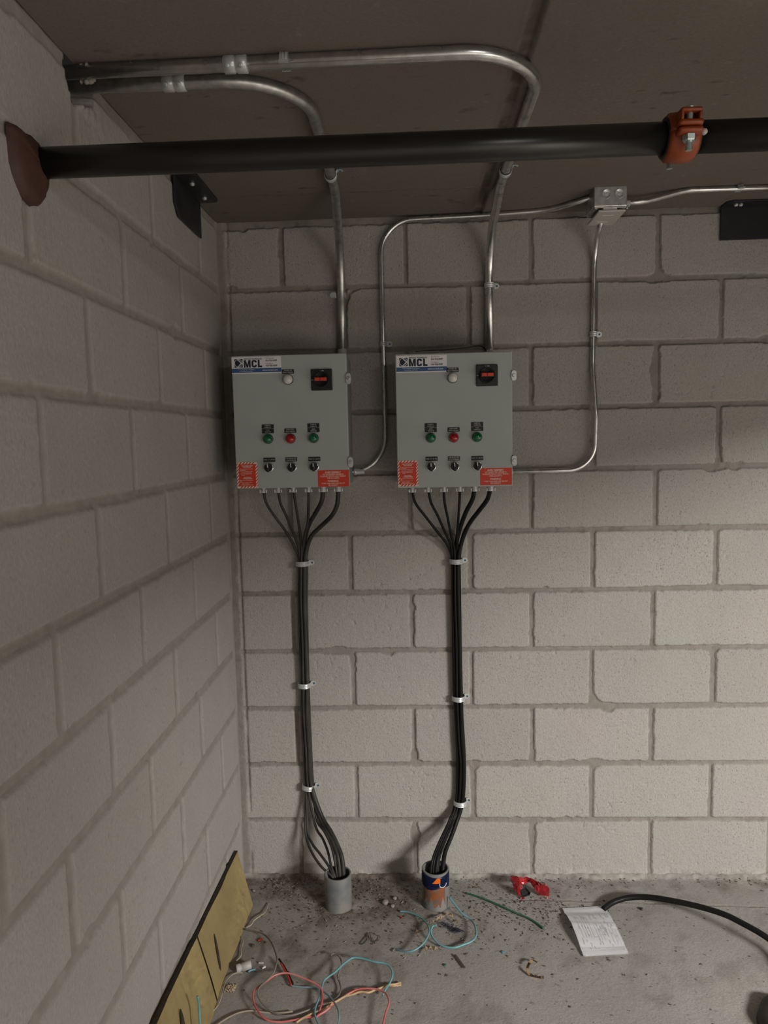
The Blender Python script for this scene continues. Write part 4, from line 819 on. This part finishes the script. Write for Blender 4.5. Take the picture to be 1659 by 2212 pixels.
# ---------------------------------------------------------------- wires on the floor
GW = 'wire offcuts on the floor'
def wire(key, r, m, name, label, n=8, sub_=5, cat='wire'):
    return tube(name, spline(D[key], sub_), r*1.3, M[m], None, n, label, cat, GW)
wire('pink', .0019, 'pink', 'wire_offcut', 'long pink wire looping widely over the floor in the foreground')
wire('teal_long', .0021, 'teal', 'wire_offcut', 'long teal wire arching over the foreground tangle')
wire('teal_grey', .0019, 'tealgrey', 'wire_offcut', 'green-grey wire inside the pink loop, curving out of frame at bottom')
wire('taupe', .0018, 'taupe', 'wire_offcut', 'long taupe wire from cardboard through the foreground tangle')
wire('cream_low', .0017, 'cream', 'wire_offcut', 'cream wire running low across the bottom left of floor')
wire('cream_thin', .0013, 'cream', 'wire_offcut', 'thin cream wire beside the lower cardboard edge')
wire('cream_short', .0013, 'cream', 'wire_offcut', 'short thin cream wire above the grey tube piece')
wire('cream_back', .0013, 'cream', 'wire_offcut', 'thin cream wire running back from the cardboard toward wall')
wire('red_short', .0020, 'redw', 'wire_offcut', 'short red wire piece crossing the top of pink loop')
wire('black_short', .0021, 'cable', 'wire_offcut', 'short black wire piece lying beside the short red one')
wire('teal_scrap', .0022, 'teal', 'wire_offcut', 'tiny teal wire scrap beside the grey tube piece')
wire('salmon', .0024, 'pink', 'wire_offcut', 'short thick pink wire end at the middle of the tangle')
wire('teal_left', .0021, 'teal', 'wire_offcut', 'teal wire curled like a closing bracket in front of stubs')
wire('teal_right', .0022, 'teal', 'wire_offcut', 'teal wire loop starting at the labelled pipe stub')
wire('green', .0023, 'greenw', 'wire_offcut', 'straight dark green wire right of the labelled pipe stub')
wire('teal_card', .0022, 'teal', 'wire_offcut', 'upright teal wire end in front of the cardboard sheet')
wire('string', .0009, 'greyw', 'string_offcut', 'looped dark grey string between tangle and stubs', 6)
wire('string_b', .0007, 'greyw', 'string_offcut', 'faint grey ring of string beside the dark looped one', 6)
wire('tan_a', .0023, 'tan', 'paper_twist', 'upper strand of tan twisted paper in the foreground tangle', 5, 4, 'paper twist')
wire('tan_b', .0023, 'tan', 'paper_twist', 'lower strand of tan twisted paper in the foreground tangle', 5, 4, 'paper twist')
def shred(key, label, w):
    pts = spline(D[key], 6); bm = bmesh.new(); prev = None; rnd = random.Random(hash(key) % 99 if False else len(key)*7)
    for i, p in enumerate(pts):
        ww = w*rnd.uniform(.25, 1.3); a = rnd.uniform(-.8, .8); d = Vector((math.cos(a+1.2)*ww, math.sin(a+1.2)*ww, rnd.uniform(-.3,.9)*ww))
        q = p + Vector((0,0,abs(d.z)+.001)); v = (bm.verts.new(q-d), bm.verts.new(q+d))
        if prev: bm.faces.new((prev[0], v[0], v[1], prev[1]))
        prev = v
    bmesh.ops.solidify(bm, geom=bm.faces[:], thickness=.0006)
    return tag(obj('paper_shred', bm, M['shred'], None), label, 'paper shred', 'torn cream paper shreds')
shred('shred_up', 'torn cream paper strip in front of the labelled stub', .0062)
shred('shred_mid', 'thin cream paper shred crossed by the left teal wire', .0020)
shred('shred_low', 'torn cream paper strip below the teal wire loop', .0055)
def strip(name, key, w, m, label, cat, th=.001):
    pts = spline(D[key], 5); bm = bmesh.new(); prev = None
    for i, p in enumerate(pts):
        a = pts[max(i-1,0)]; b = pts[min(i+1,len(pts)-1)]; d = (b-a).cross(Vector((0,0,1))).normalized()*w; tw = .4*math.sin(i*.7)
        v = (bm.verts.new(p-d+Vector((0,0,w*tw+.0012))), bm.verts.new(p+d+Vector((0,0,-w*tw+.0012))))
        if prev: bm.faces.new((prev[0], v[0], v[1], prev[1]))
        prev = v
    bmesh.ops.solidify(bm, geom=bm.faces[:], thickness=th)
    return tag(obj(name, bm, M[m], None, True), label, cat)
strip('paper_peel', 'peel', .0042, 'tan', 'curled cream peel lying alone on the floor below green wire', 'peel')
bm = bmesh.new(); q0, q1 = Vector(D['stick'][0]), Vector(D['stick'][1]); add_box(bm, -.0032, .0032, -.0012, .0012, -(q1-q0).length/2, (q1-q0).length/2, T(*((q0+q1)/2)) @ orient(q1-q0, (q1-q0).cross(Vector((0,0,1)))), .0008)
tag(obj('plastic_strip', bm, M['brown'], None), 'short straight brown strip on floor below the teal loop', 'strip')
bm = bmesh.new(); rr = random.Random(5); pf = spline(D['fluff'], 8)
for i in range(70):
    p = rr.choice(pf) + Vector((rr.gauss(0,.004), rr.gauss(0,.006), 0)); l = rr.uniform(.006,.018); a = rr.uniform(-.9,.3)
    e = p + Vector((math.cos(a)*l, math.sin(a)*l, rr.uniform(-.003,.006))); p.z = max(.001, p.z*rr.random()); e.z = max(.001, e.z); rings_path([p, (p+e)/2+Vector((0,0,.003)), e], .0007, 4, bm=bm)
tag(obj('fibre_tuft', bm, M['fluff'], None), 'dark blue fibre tuft inside the right teal loop', 'tuft')

# thick black cable and paper
cbl = tube('heavy_cable', spline(D['cable'], 8), .0088, M['cable'], None, 16, 'heavy black rubber cable curving over the floor from paper to right edge', 'cable')
P_ = [Vector(p) for p in D['paper']]   # far-left, far-right, near-right, near-left
pp = thing('paper_sheet', 'white paper with handwriting lying on the floor at right', 'paper', tuple(P_[0]))
NU, NV = 16, 24
def ppt(u, v, dz=0.):
    a = P_[0].lerp(P_[1], u); b = P_[3].lerp(P_[2], u); p = a.lerp(b, v)
    f = lambda c, w_: math.exp(-((v-c)/w_)**2)
    z = .003 + .012*math.sin(PI*v)*(.5+.5*(1-u)) + .010*(1-v)*(u**2)*.6 - .004*f(.14,.05) + .003*f(.46,.03) - .003*f(.86,.04) + .007*(1-u)*f(.5,.4)
    return Vector((p.x, p.y, z+dz)) - P_[0]
bm = bmesh.new(); g = [[bm.verts.new(ppt(i/NU, k/NV)) for k in range(NV+1)] for i in range(NU+1)]
for a, b in zip(g, g[1:]):
    for k in range(NV): bm.faces.new((a[k], b[k], b[k+1], a[k+1]))
bmesh.ops.solidify(bm, geom=bm.faces[:], thickness=.0004)
sh = obj('sheet', bm, M['paper'], pp, True)
# handwriting runs along the long side: columns of scribbled words and ruled lines
bm = bmesh.new(); rr = random.Random(21)
def stroke(pts, w=.0005):
    prev = None
    Q = [ppt(u, v, .0011) for u, v in pts]
    for i, q in enumerate(Q):
        a = Q[max(i-1,0)]; b = Q[min(i+1,len(Q)-1)]; d = (b-a).cross(Vector((0,0,1)))
        if d.length < 1e-9: d = Vector((1,0,0))
        d = d.normalized()*w; v = (bm.verts.new(q-d), bm.verts.new(q+d))
        if prev: bm.faces.new((prev[0], v[0], v[1], prev[1]))
        prev = v
def word(u, v, l, h, w=.0005):
    n = max(4, int(l/.0085)); pts = []
    for i in range(n+1): pts.append((u + h*(rr.random()-.5) + (h*.5 if i % 2 else -h*.5), v + l*i/n))
    stroke(pts, w)
for u in (.155,.225,.285,.345,.40): stroke([(u, .30+t*.42) for t in np.linspace(0,1,9)], .00025)
for u in (.50,.56,.62): stroke([(u, .42+t*.34) for t in np.linspace(0,1,9)], .0002)
for u in (.80,.87,.93): stroke([(u, .55+t*.28) for t in np.linspace(0,1,7)], .0002)
for u, v, l in ((.145,.27,.07),(.20,.29,.05),(.29,.25,.08),(.33,.28,.06),(.37,.29,.05),(.50,.22,.10),(.50,.33,.04),(.60,.20,.12),(.63,.30,.05),(.76,.18,.13),(.80,.30,.05),(.88,.20,.10),
                (.92,.22,.08),(.13,.50,.06),(.22,.49,.04),(.28,.50,.04),(.34,.52,.03),(.12,.72,.10),(.2,.75,.04),(.27,.80,.06),(.23,.86,.03),(.33,.84,.05),(.30,.66,.03),(.55,.46,.04),(.58,.55,.05),(.63,.50,.06),(.67,.44,.12),(.70,.48,.14),(.73,.52,.12),(.66,.60,.08),(.72,.64,.06),
                (.78,.38,.05),(.82,.45,.06),(.86,.50,.04),(.90,.47,.03),(.50,.74,.07),(.54,.78,.05),(.47,.80,.03),(.70,.76,.05),(.74,.82,.03),(.83,.62,.04),(.9,.68,.03),(.94,.92,.01)):
    word(u, v, l, .016, .0004)
for v in (.125, .865): stroke([(t, v+.012*math.sin(t*3)) for t in np.linspace(.02,.98,12)], .0002)
stroke([(.40,.70),(.42,.705),(.50,.70),(.52,.66),(.62,.67),(.70,.665)], .0003)
obj('handwriting', bm, M['ink'], pp)

# ---------------------------------------------------------------- red film
bag = thing('plastic_wrapper', 'crumpled red plastic wrapper lying on the floor against back wall', 'wrapper', (.98,-.07,0))
bm = bmesh.new()
for poly_ in D['bag']:
    f = bm.faces.new([bm.verts.new(Vector(p)-Vector((.98,-.07,0))) for p in poly_])
bmesh.ops.remove_doubles(bm, verts=bm.verts, dist=.002)
bmesh.ops.triangulate(bm, faces=bm.faces[:]); bmesh.ops.subdivide_edges(bm, edges=bm.edges[:], cuts=2, use_grid_fill=True)
rr = random.Random(3)
for v in bm.verts: v.co += Vector((rr.uniform(-1,1)*.0012, rr.uniform(-1,1)*.002, rr.uniform(-1,1)*.003)); v.co.z = max(.001, v.co.z)
bmesh.ops.solidify(bm, geom=bm.faces[:], thickness=.0008)
obj('red_film', bm, M['redfilm'], bag)
bm = bmesh.new(); Q = [Vector(p)-Vector((.98,-.07,0)) for p in D['bagblack']]; Q = Q+[Q[0]]
rings_path(Q, .0022, 6, bm=bm); bm.faces.new([bm.verts.new(q+Vector((0,.004,-.001))) for q in Q[:-1]]); obj('black_piece', bm, M['blackfilm'], bag)

# ---------------------------------------------------------------- small debris
def blob(name, key, s, m, label, cat, seed=1, sub_=2, flat_=.5):
    bm = bmesh.new(); bmesh.ops.create_icosphere(bm, subdivisions=sub_, radius=1); rr = random.Random(seed)
    for v in bm.verts: v.co *= rr.uniform(.75, 1.15); v.co.z *= flat_; v.co *= s; v.co.z += s*flat_*.8
    o = obj(name, bm, M[m], None, True); o.location = Vector(D[key]); o.rotation_euler[2] = seed; return tag(o, label, cat)
GR = 'pale stone chips between the stubs'
for k, s, sd, lb in (('stone_a',.0125,1,'largest pale stone chip between the two pipe stubs'),('stone_b',.0085,2,'rounded pale stone chip nearest the labelled stub front'),('stone_c',.0085,3,'small pale chip behind the largest one, between stubs')):
    blob('stone_chip', k, s, 'stone', lb, 'stone')['group'] = GR
blob('stone_chip', 'stone_d', .006, 'stone', 'pale stone chip beside the far end of cardboard', 'stone', 5)
def chip(name, key, l, w, h, ang, m, label, cat, grp=None):
    bm = bmesh.new(); add_box(bm, -l/2, l/2, -w/2, w/2, 0, h, None, min(w,h)*.2)
    o = obj(name, bm, M[m], None); o.location = Vector(D[key])+Vector((0,0,.001)); o.rotation_euler[2] = ang; return tag(o, label, cat, grp)
chip('plastic_chip', 'whitechip_a', .0145, .0045, .004, 0, 'white', 'white plastic chip lying level, upper of the two by tube', 'chip', 'white plastic chips')
chip('plastic_chip', 'whitechip_b', .0115, .0045, .004, .75, 'white', 'white plastic chip tilted, lower of the two by tube', 'chip', 'white plastic chips')
chip('plastic_chip', 'redchip', .0160, .0045, .004, .75, 'redw', 'small rust-red chip left of the taupe wire', 'chip')
chip('plastic_chip', 'redbit', .012, .0035, .004, -.8, 'redw', 'tiny dull red scrap below the left teal wire end', 'chip')
chip('plastic_chip', 'pinkbit', .004, .0025, .006, .3, 'pink', 'tiny pink scrap just in front of the red wrapper', 'chip')
chip('metal_ferrule', 'metal', .010, .0045, .0045, .9, 'emt', 'small metal end piece at the tip of left teal wire', 'ferrule')
chip('blue_flake', 'blue', .010, .006, .003, .6, 'blueflake', 'small light blue flake right of the teal loop', 'flake')
blob('dirt_lump', 'brown', .006, 'crumb', 'dark dirt lump between the cardboard and taupe wire', 'dirt lump', 4, 2, .6)
blob('leaf_scrap', 'green_b', .0055, 'greenw', 'tiny dark green scrap left of the brown strip', 'scrap', 6, 1, .3)
blob('tape_scrap', 'blackbit', .007, 'blackfilm', 'small shiny black scrap below the heavy cable', 'scrap', 8, 1, .6)
bm = bmesh.new(); rr = random.Random(9)
for i in range(26):
    a = rr.uniform(0, 2*PI); r0 = rr.uniform(.002,.013); p = Vector((math.cos(a)*r0, math.sin(a)*r0, rr.uniform(.001,.008))); b = rr.uniform(0, 2*PI); l = rr.uniform(.005,.014)
    rings_path([p, p+Vector((math.cos(b)*l*.5, math.sin(b)*l*.5, .004)), p+Vector((math.cos(b+.8)*l, math.sin(b+.8)*l, 0))], .0011, 5, bm=bm)
o = tag(obj('dried_tuft', bm, M['shred'], None), 'dusty tan tuft of shavings beside the lower cardboard edge', 'tuft'); o.location = Vector(D['rag'])
# grey tube piece
a, b = Vector(D['tube'][0]), Vector(D['tube'][1]); bm = bmesh.new(); m_ = T(*((a+b)/2)) @ orient(b-a, (0,0,1)); hl = (b-a).length/2
add_lathe(bm, [(.0105,-hl),(.0118,-hl+.0015),(.0118,-hl+.012),(.0100,-hl+.013),(.0100,-hl+.016),(.0118,-hl+.017),(.0118,hl-.001),(.011,hl),(.008,hl),(.008,hl-.01)], 24, m_, False)
tag(obj('tube_piece', bm, M['whitepl'], None, True), 'pale grey plastic tube piece beside the cardboard edge', 'tube piece')
# end cap near wires
blob('screw_cap', 'cap', .0035, 'zinc', 'tiny metal cap beside the short black wire', 'cap', 2, 2, .8)

def crumbs(name, n, m, smin, smax, seed, label, pick):
    rr = random.Random(seed); bm = bmesh.new()
    for i in range(n):
        x, y = pick(rr); s = smin*(smax/smin)**(rr.random()**1.6)
        c = Vector((x, -y, s*.45)); v = []
        e = rr.uniform(1, 2.4); an = rr.uniform(0, 2*PI); R_ = Matrix.Rotation(an, 3, 'Z')
        for q in ((1,0,0),(-1,0,0),(0,1,0),(0,-1,0),(0,0,1),(0,0,-1)):
            p = Vector(q)*s*rr.uniform(.6,1.2); p.x *= e; p.y *= .8; p.z *= .5; v.append(bm.verts.new(c + R_ @ p))
        for f in ((0,2,4),(2,1,4),(1,3,4),(3,0,4),(2,0,5),(1,2,5),(3,1,5),(0,3,5)): bm.faces.new([v[k] for k in f])
    o = obj(name, bm, M[m], None); return tag(o, label, 'debris', None, 'stuff')
def pickd(rr):
    while True:
        t = rr.random()
        if t < .10: x, y = abs(rr.gauss(.0, .12))+.06, abs(rr.gauss(0, .05))+.008
        elif t < .26: x, y = rr.uniform(.03, 1.9), abs(rr.gauss(.012, .022))+.004
        elif t < .62: x, y = rr.gauss(.42, .22), abs(rr.gauss(.13, .11))+.01
        elif t < .86: x, y = rr.gauss(.95, .16), rr.gauss(.20, .10)
        else: x, y = rr.uniform(.12, 1.9), rr.uniform(.02, .95)
        if .05 < x < 1.95 and .006 < y < 1.0 and x > .075 + 0*y and math.hypot(x-.3545, y-.175) > .05 and math.hypot(x-.6765, y-.163) > .05 and not (x < .10 and y > .12): return x, y
crumbs('dark_crumbs', 2300, 'crumb', .0011, .0042, 1, 'dark brown grit and crumbs scattered over the floor near back wall', pickd)
crumbs('pale_crumbs', 1000, 'crumb_p', .0010, .0040, 2, 'pale mortar crumbs scattered over the floor near back wall', lambda r: pickd(r))
crumbs('shiny_crumbs', 60, 'glint', .0008, .0017, 3, 'tiny shiny metal filings scattered over the floor', pickd)

# low dark bag reaching in at the right edge
bm = bmesh.new(); bmesh.ops.create_uvsphere(bm, u_segments=40, v_segments=20, radius=1)
for v in bm.verts:
    v.co = Vector((v.co.x*.085, v.co.y*.10, max(0, v.co.z)**.8*.040 if v.co.z > 0 else 0)); v.co *= 1+.04*math.sin(v.co.x*60+v.co.y*35)
o = tag(obj('bag', bm, M['bucket'], None, True), 'dark brown rounded bag edge at the bottom right corner of the floor', 'bag'); o.location = (1.583, -.668, 0)

# ---------------------------------------------------------------- light, camera, view
def area(name, loc, target, sx, sy, e, col):
    l = bpy.data.lights.new(name, 'AREA'); l.shape = 'RECTANGLE'; l.size = sx; l.size_y = sy; l.energy = e; l.color = col
    o = bpy.data.objects.new(name, l); COL.objects.link(o); o.location = loc
    d = Vector(target)-Vector(loc); o.rotation_euler = d.to_track_quat('-Z', 'Y').to_euler(); return o
bm = bmesh.new(); add_box(bm, 2.25, 2.50, -YF, 0, 1.705, CEIL); struct(obj('light_blocker_1', bm, M['plain']))  # unseen beam, added to keep the main lamp off the upper walls
bm = bmesh.new(); add_box(bm, 1.86, 2.06, -2.78, -2.58, 0, CEIL, None, .01); struct(obj('light_blocker_2', bm, M['plain']))  # unseen post, added to darken the left wall away from the corner
area('lamp_down', (4.0,-4.2,2.15), (4.0,-4.2,0), 1.5, .9, 850, (1,.965,.92))
area('lamp_side', (2.0,-3.4,2.09), (.6,-.3,1.9), .7, .05, 7.5, (1,.965,.92))
w = bpy.data.worlds.new('dim_surroundings'); bpy.context.scene.world = w; w.use_nodes = True
w.node_tree.nodes['Background'].inputs[0].default_value = (.6,.56,.5,1); w.node_tree.nodes['Background'].inputs[1].default_value = .02

cam = bpy.data.cameras.new('camera'); co = bpy.data.objects.new('camera', cam); COL.objects.link(co)
f, cx, cy, cz = D['cam']; Rr = D['R']
cam.sensor_fit = 'HORIZONTAL'; cam.sensor_width = 36; cam.lens = 36*f/1659; cam.clip_start = .01
right, upv, fwd = Vector(Rr[0]), Vector(Rr[1]), Vector(Rr[2])
mw = Matrix((right, upv, -fwd)).transposed().to_4x4(); mw.translation = Vector((cx, cy, cz)); co.matrix_world = mw
sc = bpy.context.scene; sc.camera = co
sc.view_settings.view_transform = 'Standard'; sc.view_settings.look = 'None'; sc.view_settings.gamma = 1; sc.view_settings.use_curve_mapping = False; sc.view_settings.exposure = 0
sc.cycles.max_bounces = 8; sc.cycles.diffuse_bounces = 4
